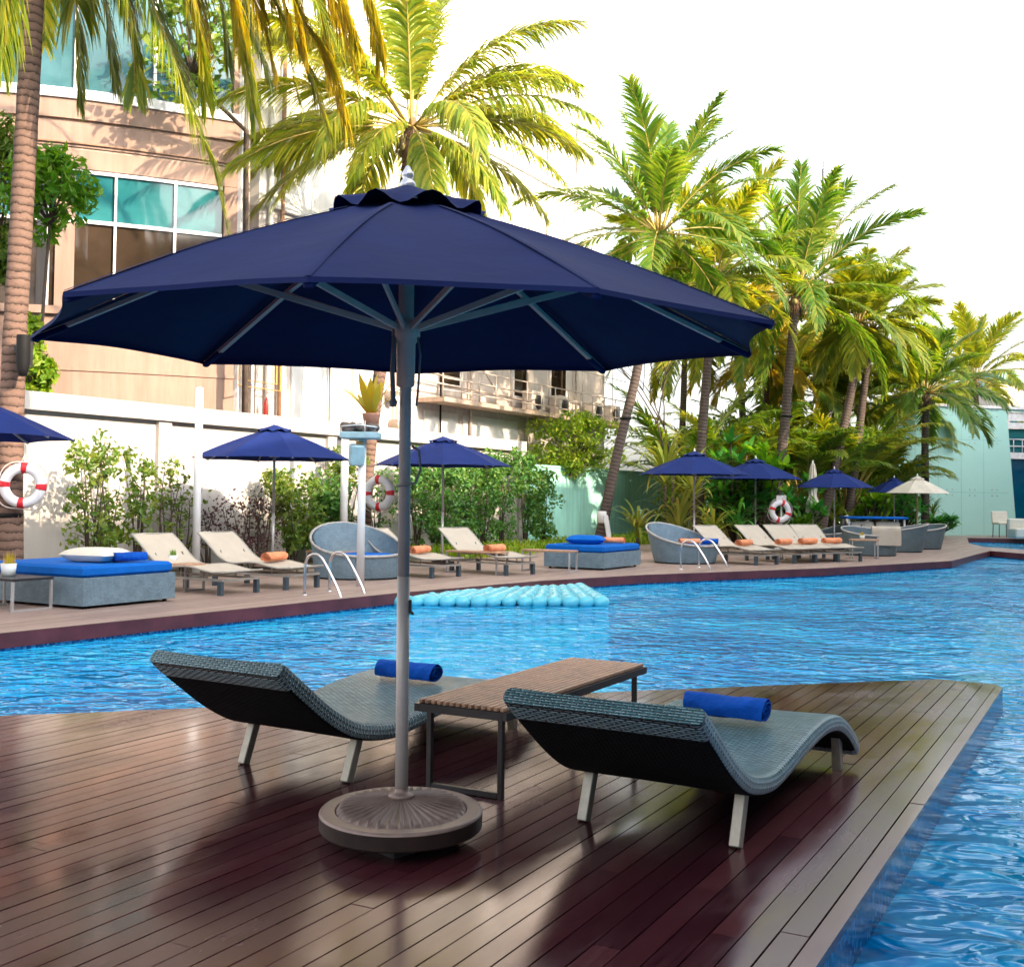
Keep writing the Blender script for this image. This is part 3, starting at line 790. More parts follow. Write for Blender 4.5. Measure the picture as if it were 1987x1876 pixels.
# ------------------------------------------------------------------ pool ladders
def make_ladder(a, b, out, label, hgt=.62):
    root = empty('pool_ladder', (Vector(a) + Vector(b)) / 2); tag(root, label, 'pool ladder', 'steel pool ladders')
    o = root.location; out = Vector(out).normalized()
    for q in (a, b):
        q = Vector(q) - o
        pts = [q + out * x + Vector((0, 0, z)) for x, z in ((0, 0), (0, .25), (.005, hgt * .72), (.06, hgt * .92), (.17, hgt), (.28, hgt * .95), (.38, hgt * .78), (.62, .12), (.76, -.22), (.80, -.5), (.80, -.9))]
        pts = [Vector(p) for p in catmull([tuple(p) for p in pts], 3)]
        r = MB(); r.tube(pts, .021, 10); r.build('handrail', M_steel, root)
        f = MB(); f.lathe([(.001, .012), (.04, .012), (.045, 0)], 12, q); f.build('flange', M_steel, root)
    st = MB(); a_ = Vector(a) - o + out * .79; b_ = Vector(b) - o + out * .79
    for z in (-.45, -.75): st.beam(a_ + Vector((0, 0, z)), b_ + Vector((0, 0, z)), .08, .03)
    st.build('step', M_steel, root)
    return root
make_ladder(G(591, 1154), G(639, 1147), NB, 'steel pool ladder in front of the round wicker chair and white pole')
make_ladder(G(1321, 1104), G(1356, 1100), NB, 'steel pool ladder further along the pool by the second round chair')

# ------------------------------------------------------------------ floating mattress
rg0 = random.Random(2); fl = MB(); FLc = [Vector((-1.72, 17.75, 0)), Vector((1.55, 18.1, 0)), Vector((1.25, 20.7, 0)), Vector((-.85, 20.1, 0))]
nx, ny = 14, 15
for j in range(ny):
    for i in range(nx):
        s, t = (i + .5 * (j / ny)) / (nx - .5), j / (ny - 1)
        p = FLc[0].lerp(FLc[1], s).lerp(FLc[3].lerp(FLc[2], s), t)
        lift = .03 * math.sin(s * 5.5 + 1) * t; q = rg0.uniform(.9, 1.08)
        fl.sphere((p.x + rg0.uniform(-.015, .015), p.y + rg0.uniform(-.02, .02), -.145 + lift), .135 * q, 14, 9, (1.0, 1.3, .80))
o = fl.build('pool_float', M_float); tag(o, 'large turquoise inflatable pool float made of round bubbles, floating on the water', 'pool float')

# ------------------------------------------------------------------ life rings
def make_ring(loc, face, label, Rr=.27, rr=.072, tilt=0.0):
    root = empty('life_ring', loc); root.rotation_euler = (0, tilt, face); tag(root, label, 'life ring', 'red and white life rings')
    n = 48
    mb = MB(); mb.tube([(Rr * math.cos(2*math.pi*k/n), 0, Rr * math.sin(2*math.pi*k/n)) for k in range(n)], rr, 12, closed=True)
    for i in range(len(mb.v)): x, y, z = mb.v[i]; mb.v[i] = (x, y * .85, z)
    mb.build('ring', M_ringw, root)
    for q in range(4):
        b = MB(); a0 = q * math.pi/2 + R(2)
        b.tube([(Rr * math.cos(a0 + d), 0, Rr * math.sin(a0 + d)) for d in [R(x) for x in (-9, -6, -3, 0, 3, 6, 9)]], rr + .004, 12)
        for i in range(len(b.v)): x, y, z = b.v[i]; b.v[i] = (x, y * .86, z)
        b.build('red_band', M_ringr, root)
    rp = MB(); pts = []
    for k in range(64):
        a = 2*math.pi*k/64; s = abs(math.sin(2*a)); r = Rr + rr + .01 + .045 * s * s * (1.4 if math.sin(a) < 0 else .8)
        pts.append((r*math.cos(a), -.01, r*math.sin(a)))
    rp.tube(pts, .009, 5, closed=True)
    rp.tube([(-.07, 0, Rr + rr), (-.045, .02, Rr + rr + .1), (.0, .04, Rr + rr + .15), (.05, .02, Rr + rr + .1), (.08, 0, Rr + rr)], .01, 5)
    rp.build('rope', M_rope, root); return root
make_ring(D(44.5, 942, 17.75), R(8), 'life ring hanging on the thick palm trunk at the left picture edge', .275, .08, R(6))
make_ring(D(735, 957, 26.0), R(-24), 'life ring hanging on the palm trunk between white pole and parasol pole', .31, .10)
make_ring(D(1514, 992, 34.6), R(10), 'life ring with much red rope on a stand behind the right loungers', .265, .09, R(20))
sd = MB(); b0 = D(1516, 1004, 34.75); sd.tube([(b0.x, b0.y, 0), (b0.x, b0.y, 1.55)], .03, 8); sd.box((b0.x, b0.y, 1.5), (.3, .03, .3)); sd.tube([(b0.x - .2, b0.y, .03), (b0.x + .2, b0.y, .03)], .03, 6)
o = sd.build('ring_stand', M_whitep); tag(o, 'white stand carrying the life ring with red rope behind the right loungers', 'stand')

# ------------------------------------------------------------------ far parasols
def small(loc, label, sc=1.0, rz=0.0):
    global proto_u
    if proto_u is None:
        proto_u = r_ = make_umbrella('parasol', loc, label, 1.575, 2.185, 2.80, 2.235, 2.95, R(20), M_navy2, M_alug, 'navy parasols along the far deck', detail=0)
    else:
        r_ = copy_tree(proto_u); r_.location = loc; r_['label'] = label
    r_.scale = (sc, sc, sc); r_.rotation_euler = (0, 0, rz)
    return r_
proto_u = None
def flat(px, d): p = D(px, 965, d); return Vector((p.x, p.y, 0))
small(flat(-112, 14.3), 'navy parasol cut off by the left picture edge, only its right tip in view', 1.0, R(9))
small(flat(531, 22.0), 'navy parasol behind the two leftmost beige loungers', 1.0, R(4))
small(flat(859, 25.6), 'navy parasol right behind the big parasol pole, in front of the hedge', 1.0, R(28))
small(flat(1347, 32.0), 'navy parasol above the round wicker chair by the steel ladder', 1.0, R(14))
small(flat(1466, 35.5), 'navy parasol overlapped by its left neighbour, right of the round chair', .98, R(31))
u_ = small(flat(1619, 35.0), 'navy parasol in front of the leaning palms at right', .77, R(5)); u_.scale = (.77, .77, .87)
u_ = small(flat(1735, 42.5), 'smallest navy parasol, partly hidden by the cream parasol', .66, R(20)); u_.scale = (.66, .66, .84)
make_umbrella('parasol', flat(1780, 40.5), 'cream open parasol at the end of the far deck before the glass wall', 1.14, 1.80, 2.36, 1.9, 2.46, R(10), M_cream, M_slat, detail=0)
fu = empty('folded_parasol', flat(1577, 38)); tag(fu, 'folded cream parasol tied up beside the leaning palm at right', 'umbrella')
c = MB()
def ff(t, s):
    a = s * 2 * math.pi; r = (.05 + .17 * t ** .7) * (1 + .22 * math.sin(a * 8)) * (1 - .35 * math.exp(-((t - .62) / .1) ** 2))
    return Vector((r * math.cos(a), r * math.sin(a), 2.75 - 1.7 * t + (.06 * math.sin(a * 8) if t > .95 else 0)))
c.grid(ff, 14, 64); c.build('canopy', M_cream, fu)
p_ = MB(); p_.tube([(0, 0, 0), (0, 0, 2.85)], .03, 8); p_.build('pole', M_whitep, fu)
b_ = MB(); b_.lathe([(.001, .0), (.3, 0), (.3, .06), (.05, .09), (.035, .2)], 20); b_.build('base', M_whitep, fu)

# ------------------------------------------------------------------ decks, water, ground
def fill(name, loops, z, m):
    bm = bmesh.new(); es = []
    for lp in loops:
        vs = [bm.verts.new((p[0], p[1], z)) for p in lp]
        for i in range(len(vs)): es.append(bm.edges.new((vs[i], vs[(i+1) % len(vs)])))
    bmesh.ops.triangle_fill(bm, use_beauty=True, use_dissolve=False, edges=es)
    bmesh.ops.recalc_face_normals(bm, faces=bm.faces)
    for f in bm.faces:
        if f.normal.z < 0: f.normal_flip()
    me = bpy.data.meshes.new(name); bm.to_mesh(me); bm.free(); me.materials.append(m)
    o = bpy.data.objects.new(name, me); COL.objects.link(o); return o

FE = [(-12.0, 1.6), (-5.423, 12.114), (-3.73, 14.658), (-1.738, 17.7), (.525, 20.55), (2.62, 22.5), (7.06, 25.414), (11.29, 29.133), (14.953, 35.469)]
PATH = [(15.4, 32.4), (16.6, 24.0), (18.6, 24.0), (17.6, 32.0), (16.05, 38.7), (16.9, 41.96), (19.35, 48.2), (24.0, 46.6), (46, 39)]
bedp = lambda t, o=2.4: (-8.5 + UB.x * t + NB.x * o, 20 + UB.y * t + NB.y * o)
BACK = [(46, 58), (16.0, 50.6)] + [bedp(t) for t in (35, 25, 15, 5, -8, -22)]
o = fill('far_deck', [FE + PATH + BACK], 0.0, M_fard); tag(o, kind='structure')
fs = MB(); EDGE = FE + PATH
for i in range(len(EDGE) - 1):
    a, b = EDGE[i], EDGE[i+1]; dx, dy = b[0]-a[0], b[1]-a[1]; L = math.hypot(dx, dy); n = Vector((dy/L, -dx/L, 0))
    for (z0, z1, of) in ((-.004, -.165, .012),):
        A = Vector((*a, 0)) + n * of; B = Vector((*b, 0)) + n * of
        fs.add([A + Vector((0, 0, z1)), B + Vector((0, 0, z1)), B + Vector((0, 0, z0)), A + Vector((0, 0, z0)), Vector((*b, z0)), Vector((*a, z0))], [(0, 1, 2, 3), (3, 2, 4, 5)], False)
o = fs.build('deck_edge', M_fascia); tag(o, kind='structure')
pw = MB()
for i in range(len(EDGE) - 1):
    a, b = EDGE[i], EDGE[i+1]
    pw.add([(*a, -1.6), (*b, -1.6), (*b, -.166), (*a, -.166)], [(0, 1, 2, 3)], False)
# near deck
ND = [(-9.0, 6.05), (3.11, 9.54), (3.64, 9.69), (4.03, 9.43), (3.995, 9.242), (-3.18, -4.0), (-9.0, -4.0)]
for i in range(len(ND)):
    a, b = ND[i], ND[(i+1) % len(ND)]
    pw.add([(*a, -1.6), (*b, -1.6), (*b, -.031), (*a, -.031)], [(0, 1, 2, 3)], False)
o = pw.build('pool_wall', M_mosaic); tag(o, kind='structure')
def clip(poly, n, c, keep_less):
    out = []
    f = lambda p: (p[0]*n[0] + p[1]*n[1] - c) * (1 if keep_less else -1)
    for i in range(len(poly)):
        a, b = poly[i], poly[(i+1) % len(poly)]; fa, fb = f(a), f(b)
        if fa <= 0: out.append(a)
        if fa * fb < 0:
            t = fa / (fa - fb); out.append((a[0] + (b[0]-a[0])*t, a[1] + (b[1]-a[1])*t))
    return out
bang = R(28.6); bu = (math.sin(bang), math.cos(bang)); bn = (bu[1], -bu[0])
dk = MB(); rg = random.Random(5)
cs = [p[0]*bn[0] + p[1]*bn[1] for p in ND]; W = .1035
c = max(cs)
while c > min(cs):
    st = clip(clip(ND, bn, c, True), bn, c - W + .0065, False)
    if len(st) >= 3:
        us = [p[0]*bu[0] + p[1]*bu[1] for p in st]; u0 = min(us) - rg.uniform(0, 3)
        while u0 < max(us):
            u1 = u0 + rg.uniform(2.4, 4.6)
            pc = clip(clip(st, bu, u1 - .0025, True), bu, u0, False)
            if len(pc) >= 3:
                dz = rg.uniform(-.0012, .0012)
                b = .003
                dk.prism(pc, -.03, dz)
            u0 = u1
    c -= W
o = dk.build('near_deck', M_deck); tag(o, kind='structure')
ub = MB(); ub.prism(ND, -.036, -.0355); o = ub.build('deck_substructure', M_gap); tag(o, kind='structure')

HOLE = [(-12.6, 1.9)] + [(p[0] - .35, p[1] + .2) for p in FE[1:-1]] + [(14.7, 35.9), (15.75, 38.9), (16.6, 42.2), (19.1, 48.5), (24.2, 46.9), (34, 43.4), (34, -16), (-12.6, -16)]
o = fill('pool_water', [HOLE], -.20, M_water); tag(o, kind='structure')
M_soil = plain('garden_soil', (.09, .075, .045), .95, 0, .4, 3, .6)
o = fill('ground', [[(-700, -700), (700, -700), (700, 900), (-700, 900)], HOLE], -.03, M_soil); tag(o, kind='structure')

# ------------------------------------------------------------------ vegetation
M_palm = leaf('palm_leaf', (.085, .165, .018), (.20, .28, .03), (.42, .39, .05), .5, .38, (1.7, 1.45, .35), .5)
M_palmg = leaf('palm_leaf_green', (.045, .135, .02), (.11, .215, .03), (.27, .30, .045), .48, .38, (1.5, 1.5, .4), .5)
M_palmy = leaf('palm_leaf_yellow', (.17, .22, .02), (.36, .345, .03), (.58, .46, .06), .55, .4, (1.6, 1.3, .35), .5)
M_rach = plain('frond_stem', (.36, .27, .06), .5, 0, .25, 2)
M_bark = bark('palm_bark', (.25, .155, .115), (.12, .08, .068), 7.5)
M_bark2 = bark('palm_bark_dark', (.15, .115, .098), (.07, .053, .047), 9)
M_fib = plain('palm_fibre', (.15, .09, .05), .95, 0, .4, 10, .6)
M_twig = plain('twig', (.085, .06, .045), .9, 0, .3, 8)
M_lf_dk = leaf('hedge_leaf', (.03, .125, .032), (.07, .21, .045), (.18, .31, .065), .38, .4)
M_lf_md = leaf('shrub_leaf', (.045, .12, .018), (.11, .21, .03), (.26, .31, .05), .4, .42)
M_lf_ye = leaf('yellow_green_leaf', (.08, .20, .012), (.19, .34, .02), (.38, .43, .05), .45, .42)  # the leaves' own yellow-green
M_lf_br = leaf('bright_leaf', (.05, .17, .008), (.11, .30, .012), (.24, .42, .03), .42, .4)
M_lf_pu = leaf('purple_leaf', (.04, .018, .026), (.09, .035, .045), (.16, .08, .07), .25, .5, (1.2, .8, .8))
M_lf_bd = leaf('broad_dark_leaf', (.016, .13, .035), (.055, .27, .05), (.14, .40, .075), .38, .28)
M_strap = leaf('strap_leaf', (.10, .20, .025), (.28, .34, .05), (.62, .56, .14), .3, .35)

def frond(mb, rb, base, az, el, L, droop, rg, nl=52, ll=.85, lw=.048, hang=.55, roll=0.0, start=.14, bend=0.0, path=None):
    """one feather frond: a curved stem with two rows of drooping leaflets"""
    N = 26; pts = [Vector(base or (0, 0, 0))]; dirs = []
    for i in range(N + 1):
        s = i / N; e = el - droop * (s ** 1.35); a = az + bend * s
        d = Vector((math.cos(a) * math.cos(e), math.sin(a) * math.cos(e), math.sin(e))); dirs.append(d)
        if i < N: pts.append(pts[-1] + d * (L / N))
    if path:
        pts = [Vector(q) for q in path]; N = len(pts) - 1
        dirs = [(pts[min(i+1, N)] - pts[max(i-1, 0)]).normalized() for i in range(N + 1)]
        if N % 2: pts_r = pts
    rb.tube(pts[::2] + ([pts[-1]] if N % 2 else []), [max(.005, .034 * (1 - .9 * i / (N/2))) for i in range(len(pts[::2] + ([pts[-1]] if N % 2 else [])))], 5)
    for k in range(nl):
        s = start + (1 - start) * (k + .5) / nl
        f = s * N; i = min(int(f), N - 1); p0 = pts[i].lerp(pts[i+1], f - i); d = dirs[i].lerp(dirs[i+1], f - i).normalized()
        side = d.cross(Vector((0, 0, 1)))
        if side.length < .15: side = Vector((-math.sin(az), math.cos(az), 0)).cross(d).cross(d) * 1.0; side = Vector((math.sin(az), -math.cos(az), 0))
        side.normalize(); upv = side.cross(d).normalized()
        if roll: side = (side * math.cos(roll) + upv * math.sin(roll)).normalized(); upv = side.cross(d).normalized()
        prof = min(1, .35 + 2.6 * (s - start)) * (1 if s < .6 else max(.30, 1 - 1.5 * (s - .6)))
        for sg in (-1, 1):
            if rg.random() < .05: continue
            fo = R(rg.uniform(34, 52)) + .35 * s
            l = ll * prof * rg.uniform(.84, 1.1)
            dd = (side * sg * math.cos(fo) + d * math.sin(fo) + upv * rg.uniform(.10, .32)).normalized()
            q = p0.copy(); w = lw * rg.uniform(.8, 1.15); vs = []
            M_ = 4; hg = hang * rg.uniform(.7, 1.35)
            for m in range(M_ + 1):
                t = m / M_; wd = w * (.55, 1, .85, .55, .06)[m] * .5
                wv = dd.cross(upv); wv = (wv.normalized() if wv.length > 1e-4 else d)
                wv = (wv + upv * rg.uniform(-.12, .12) * sg).normalized()
                vs += [q + wv * wd, q - wv * wd]
                dd = (dd + Vector((0, 0, -hg * (.35 + t) * .62))).normalized()
                q = q + dd * (l / M_)
            mb.add(vs, [(2*m, 2*m+1, 2*m+3, 2*m+2) for m in range(M_)], False)

def make_palm(name, label, path, r0, r1, fronds, bark_m, leaf_m, seed, group='coconut palms around the pool', L=4.4, ll=.85, nl=52, nuts=True, lw=.062, paths=(), hang=(.4, .8), ypaths=(), y_m=None):
    rg = random.Random(seed); P = [Vector(p) for p in path]; b = P[0]
    root = empty(name, b); tag(root, label, 'palm tree', group)
    P = [Vector(q) for q in catmull([tuple(p - b) for p in P], 10)]
    n = len(P); rs = []
    for i in range(n):
        t = i / (n - 1); rs.append((r0 + (r1 - r0) * t) * (1 + .35 * math.exp(-t * 14)) * (1 + .02 * math.sin(i * 2.1)))
    tr = MB(); tr.tube(P, rs, 14); tr.build('trunk', bark_m, root)
    top = P[-1]; d = (P[-1] - P[-3]).normalized()
    fb = MB(); fb.tube([top - d * .55, top - d * .2, top + d * .1, top + d * .5], [r1 * 1.05, r1 * 1.5, r1 * 1.35, r1 * .5], 10)
    for k in range(30):
        a = rg.uniform(0, 6.28); v = Vector((math.cos(a), math.sin(a), 0)); q = top + v * r1 * 1.2 - d * rg.uniform(0, .4)
        fb.tube([q, q + v * .12 + Vector((0, 0, .12)), q + v * .22 + Vector((0, 0, -.12 - rg.uniform(0, .2)))], [.025, .018, .006], 4)
    fb.build('fibre_sheath', M_fib, root)
    cr = MB(); st = MB()
    for (az, el, lk, dr) in fronds:
        a = R(az + rg.uniform(-5, 5)); e = R(el + rg.uniform(-4, 4))
        q = top + d * .25 + Vector((math.cos(a), math.sin(a), 0)) * r1 * .8
        frond(cr, st, q, a, e, L * lk * rg.uniform(.95, 1.05), dr * rg.uniform(.9, 1.1), rg, nl, ll, lw, rg.uniform(*hang), R(rg.uniform(-25, 25)), .17, R(rg.uniform(-12, 12)))
    for q in paths:
        q = [tuple(Vector(v) - b) for v in q]; q = catmull(q, 6)
        frond(cr, st, None, 0, 0, L, 0, rg, int(nl * 1.7), ll * 1.15, lw, .95, R(rg.uniform(-20, 20)), .14, 0, q)
    if ypaths:
        yc = MB()
        for q in ypaths:
            q = catmull([tuple(Vector(v) - b) for v in q], 6)
            frond(yc, st, None, 0, 0, L, 0, rg, int(nl * 1.7), ll * 1.25, lw, 1.1, R(rg.uniform(-20, 20)), .12, 0, q)
        yc.build('old_fronds', y_m, root)
    cr.build('crown', leaf_m, root); st.build('frond_stems', M_rach, root)
    if nuts:
        nu = MB()
        for k in range(7):
            a = rg.uniform(0, 6.28); nu.sphere(top + Vector((math.cos(a), math.sin(a), 0)) * (r1 + .12) + Vector((0, 0, rg.uniform(-.35, .0))), .10, 8, 6, (1, 1, 1.2))
        nu.build('coconuts', plain('coconut', (.20, .17, .04), .6) if 'coconut' not in bpy.data.materials else bpy.data.materials['coconut'], root)
    return root

def auto_fronds(rg, n, up=.5):
    out = []; ga = 137.5; a0 = rg.uniform(0, 360)
    for k in range(n):
        t = k / (n - 1); el = 86 - 104 * t ** 1.15
        out.append((a0 + k * ga, el, 1.0 if t > .12 else .85, R(20 + 52 * min(1, .25 + t))))
    return out

def wallpt(px, off=1.0):
    m = (px - CX) / math.hypot(F, 0) ; t = (m * 20 + 8.5) / (UB.x - m * UB.y)
    return Vector((-8.5 + UB.x * t + NB.x * off, 20 + UB.y * t + NB.y * off, 0))

# left palm, its crown above the picture
d0 = 18.0
p0 = [D(18, 1085, d0), D(24, 760, d0), D(42, 420, d0), D(58, 120, d0), D(70, -140, d0 - .1), D(78, -330, d0 - .2)]
p0[0].z = 0
def pp(*q): return [D(x, y, d) for x, y, d in q]
PATHS0 = [pp((80, -330, 17.8), (170, -300, 17.4), (250, -150, 17), (293, 0, 16.8), (337, 113, 16.6), (382, 246, 16.5), (414, 327, 16.5), (447, 475, 16.5)),
          pp((80, -330, 17.9), (230, -420, 17.6), (400, -250, 17.3), (500, -60, 17.2), (562, 63, 17.2), (602, 150, 17.3), (640, 262, 17.4)),
          pp((80, -330, 17.8), (220, -380, 17.2), (350, -230, 16.8), (430, -60, 16.6), (468, 80, 16.6), (492, 220, 16.7)),
          pp((80, -330, 17.9), (150, -290, 17.5), (205, -120, 17.2), (240, 20, 17.1), (270, 150, 17.2)),
          pp((80, -330, 18.0), (118, -260, 18.4), (140, -90, 18.8), (150, 60, 19), (152, 190, 19)),
          pp((80, -330, 17.8), (50, -250, 17.2), (20, -90, 16.8), (8, 40, 16.7), (2, 130, 16.7)),
          pp((80, -330, 17.8), (200, -430, 18.4), (340, -330, 18.8), (420, -180, 19), (470, 0, 19), (520, 150, 19)),
          pp((80, -330, 17.8), (180, -360, 18.6), (290, -240, 19), (340, -90, 19.2), (366, 60, 19.3))]
PATHS0 += [pp((80, -330, 17.8), (190, -350, 17.0), (290, -200, 16.6), (345, -60, 16.5), (378, 60, 16.5), (398, 190, 16.6)),
           pp((80, -330, 17.8), (160, -300, 17.2), (215, -150, 16.9), (240, -30, 16.8), (258, 90, 16.8), (262, 170, 16.9)),
           pp((80, -330, 17.8), (260, -430, 17.2), (430, -280, 16.9), (540, -120, 16.8), (610, 0, 16.8), (660, 110, 16.9)),
           pp((80, -330, 17.8), (240, -420, 18), (390, -280, 18), (480, -120, 18), (540, 20, 18), (580, 200, 18.1)),
           pp((80, -330, 17.9), (140, -280, 18.5), (180, -120, 18.9), (205, 20, 19), (222, 160, 19)),
           pp((80, -330, 17.9), (190, -360, 18.8), (300, -260, 19.2), (400, -100, 19.3), (430, 30, 19.4), (440, 120, 19.4))]
YP0 = [pp((80, -330, 17.8), (250, -450, 17.4), (440, -330, 17.2), (560, -190, 17.1), (640, -50, 17.1), (690, 80, 17.2)),
       pp((80, -330, 17.8), (230, -430, 16.9), (380, -330, 16.6), (470, -190, 16.5), (530, -60, 16.5), (560, 60, 16.6)),
       pp((80, -330, 17.8), (210, -400, 16.8), (330, -290, 16.5), (410, -150, 16.4), (446, -20, 16.4), (470, 90, 16.5)),
       pp((80, -330, 17.8), (260, -450, 17.8), (450, -320, 18), (575, -150, 18.1), (620, 10, 18.2), (640, 150, 18.3)),
       pp((80, -330, 17.8), (200, -380, 16.9), (300, -260, 16.6), (350, -120, 16.5), (380, 10, 16.5), (392, 110, 16.5)),
       pp((80, -330, 17.8), (240, -430, 18.2), (400, -330, 18.5), (500, -200, 18.6), (560, -60, 18.7), (590, 60, 18.8)),
       pp((80, -330, 17.8), (250, -420, 17), (420, -300, 16.7), (520, -150, 16.6), (560, -30, 16.6), (585, 90, 16.7)),
       pp((80, -330, 17.8), (280, -470, 18), (500, -330, 18), (640, -160, 18), (705, -20, 18), (735, 110, 18.1)),
       pp((80, -330, 17.9), (240, -440, 17.6), (420, -270, 17.3), (520, -90, 17.2), (590, 40, 17.2), (640, 130, 17.3), (668, 240, 17.4)),
       pp((80, -330, 17.8), (230, -400, 17.2), (370, -260, 16.9), (455, -110, 16.8), (500, 20, 16.8), (528, 130, 16.9)),
       pp((80, -330, 17.8), (60, -290, 17.0), (15, -160, 16.5), (-12, -40, 16.4), (-25, 60, 16.4)),
       pp((80, -330, 17.8), (260, -460, 18.4), (470, -310, 18.6), (600, -110, 18.8), (660, 40, 19), (690, 150, 19))]
f0 = [(-8, 16, 1.50, R(102)), (-28, 24, 1.38, R(105)), (-14, 34, 1.6, R(92)), (10, 20, 1.35, R(98)), (-48, 10, 1.25, R(98)), (-70, 22, 1.2, R(100)), (30, 32, 1.4, R(95)), (55, 15, 1.2, R(100)), (80, 32, 1.2, R(95)),
      (110, 12, 1.2, R(100)), (150, 26, 1.2, R(95)), (185, 5, 1.1, R(95)), (215, 18, 1.2, R(100)), (240, 30, 1.2, R(95)), (262, 0, 1.0, R(90)), (285, 12, 1.05, R(95)), (0, 60, 1.2, R(70)), (120, 65, 1.1, R(60)), (240, 60, 1.1, R(70)), (-20, -12, 1.0, R(75)), (-95, -5, 1.0, R(80)), (-22, 44, 1.7, R(98))]
make_palm('coconut_palm', 'thick pinkish palm trunk at the left picture edge, its long fronds hanging in from above', p0, .185, .16, f0, M_bark, M_palm, 3, L=4.9, ll=.95, nl=84, lw=.052, paths=PATHS0, ypaths=YP0, y_m=M_palmy)
# the palm behind the big parasol
d1 = 27.0
p1 = [D(703, 1050, d1), D(716, 880, d1), D(742, 690, d1), D(776, 450, d1), D(797, 268, d1)]; p1[0].z = 0
f1 = [(188, 64, 1.15, R(88)), (2, 62, 1.0, R(70)), (338, 20, .95, R(62)), (168, 4, 1.0, R(52)), (212, 20, 1.0, R(66)), (92, 84, 1.0, R(16)), (70, 78, .95, R(30)), (120, 70, 1.0, R(45)), (268, 76, .95, R(25)),
      (12, 52, 1.0, R(78)), (-12, 34, .95, R(84)), (30, 30, .95, R(80)), (-4, 10, .95, R(55)), (-25, -8, .9, R(48)), (20, -14, .85, R(50)),
      (172, 58, 1.05, R(82)), (196, 46, 1.1, R(80)), (160, 30, 1.0, R(75)), (186, 14, 1.05, R(60)), (205, -6, 1.0, R(42)), (172, -14, .95, R(45)), (222, -18, .9, R(45)),
      (262, -16, .85, R(50)), (284, -28, .85, R(40)), (244, 12, .95, R(75)), (300, 6, .95, R(75)), (318, -24, .9, R(40)), (90, 20, .95, R(80)), (60, 8, .9, R(70)), (125, 6, .95, R(70)), (235, 40, 1.0, R(85))]
make_palm('coconut_palm', 'tall coconut palm right behind the big parasol, its crown rising above the canopy', p1, .165, .14, f1, M_bark, M_palm, 11, L=4.8, ll=1.15, nl=104, lw=.062, hang=(.55, 1.1))
palms = [
    ('leaning palm with a white painted band at its foot, crown right of the big parasol', 33.0, [(1160, 1050), (1198, 880), (1240, 700), (1276, 470)], .155, .12, M_bark2, M_palmg, 21, 3.9),
    ('palm with a dark straight trunk behind the navy parasol above the round chair', 36.5, [(1352, 1045), (1360, 880), (1372, 720), (1386, 560)], .17, .13, M_bark2, M_palm, 22, 3.7),
    ('palm whose trunk rises behind the life ring with red rope', 38.5, [(1490, 1040), (1520, 850), (1531, 720), (1544, 585)], .19, .14, M_bark2, M_palmg, 24, 4.5),
    ('palm leaning right with a white brace, behind the folded cream parasol', 41.5, [(1588, 1035), (1628, 870), (1655, 740), (1664, 640)], .18, .13, M_bark2, M_palm, 25, 2.7),
    ('palm with a dark trunk right beside the leaning braced palm', 43.5, [(1640, 1035), (1664, 860), (1676, 760), (1690, 655)], .17, .13, M_bark2, M_palm, 26, 2.5),
    ('slender palm in front of the glass wall at right', 47.0, [(1796, 1035), (1795, 920), (1795, 850), (1797, 775)], .17, .13, M_bark2, M_palmg, 27, 3.0),
    ('rightmost palm crown rising behind the glass wall', 58.0, [(1900, 1030), (1898, 880), (1896, 820), (1892, 745)], .18, .14, M_bark2, M_palm, 28, 3.9),
    ('yellowish palm further back between the dark straight trunk and the life ring palm', 47.0, [(1438, 1030), (1445, 900), (1440, 790), (1434, 680)], .16, .13, M_bark2, M_palmy, 29, 3.4),
    ('yellowish palm further back between the life ring palm and the braced palm', 50.0, [(1590, 1030), (1585, 900), (1592, 830), (1598, 745)], .16, .13, M_bark2, M_palm, 30, 3.0),
    ('low palm further back left of the slender palm by the glass wall', 52.0, [(1740, 1030), (1742, 900), (1745, 850), (1748, 785)], .16, .13, M_bark2, M_palm, 31, 2.8),
    ('low palm further back with its crown just right of the leaning trunk', 46.0, [(1318, 1030), (1322, 900), (1326, 780), (1330, 660)], .15, .12, M_bark2, M_palm, 41, 3.6),
    ('low palm further back right of the dark straight trunk', 48.0, [(1492, 1030), (1490, 900), (1488, 800), (1484, 700)], .15, .12, M_bark2, M_palmy, 42, 3.2),
    ('low palm further back behind the two navy parasol tops near the folded parasol', 50.0, [(1552, 1030), (1550, 900), (1548, 840), (1545, 765)], .15, .12, M_bark2, M_palmg, 43, 3.0),
    ('low palm further back behind the leaning braced palm', 50.0, [(1640, 1030), (1638, 920), (1636, 860), (1634, 800)], .15, .12, M_bark2, M_palm, 45, 2.7),
]
for (lab, d, pth, r0, r1, bm_, lm_, sd_, L_) in palms:
    P = [D(x, y, d) for x, y in pth]; P[0].z = 0
    make_palm('coconut_palm', lab, P, r0, r1, auto_fronds(random.Random(sd_), 28), bm_, lm_, sd_, L=L_ * 1.1, ll=.98, nl=62, lw=.078, hang=(.2, .55))

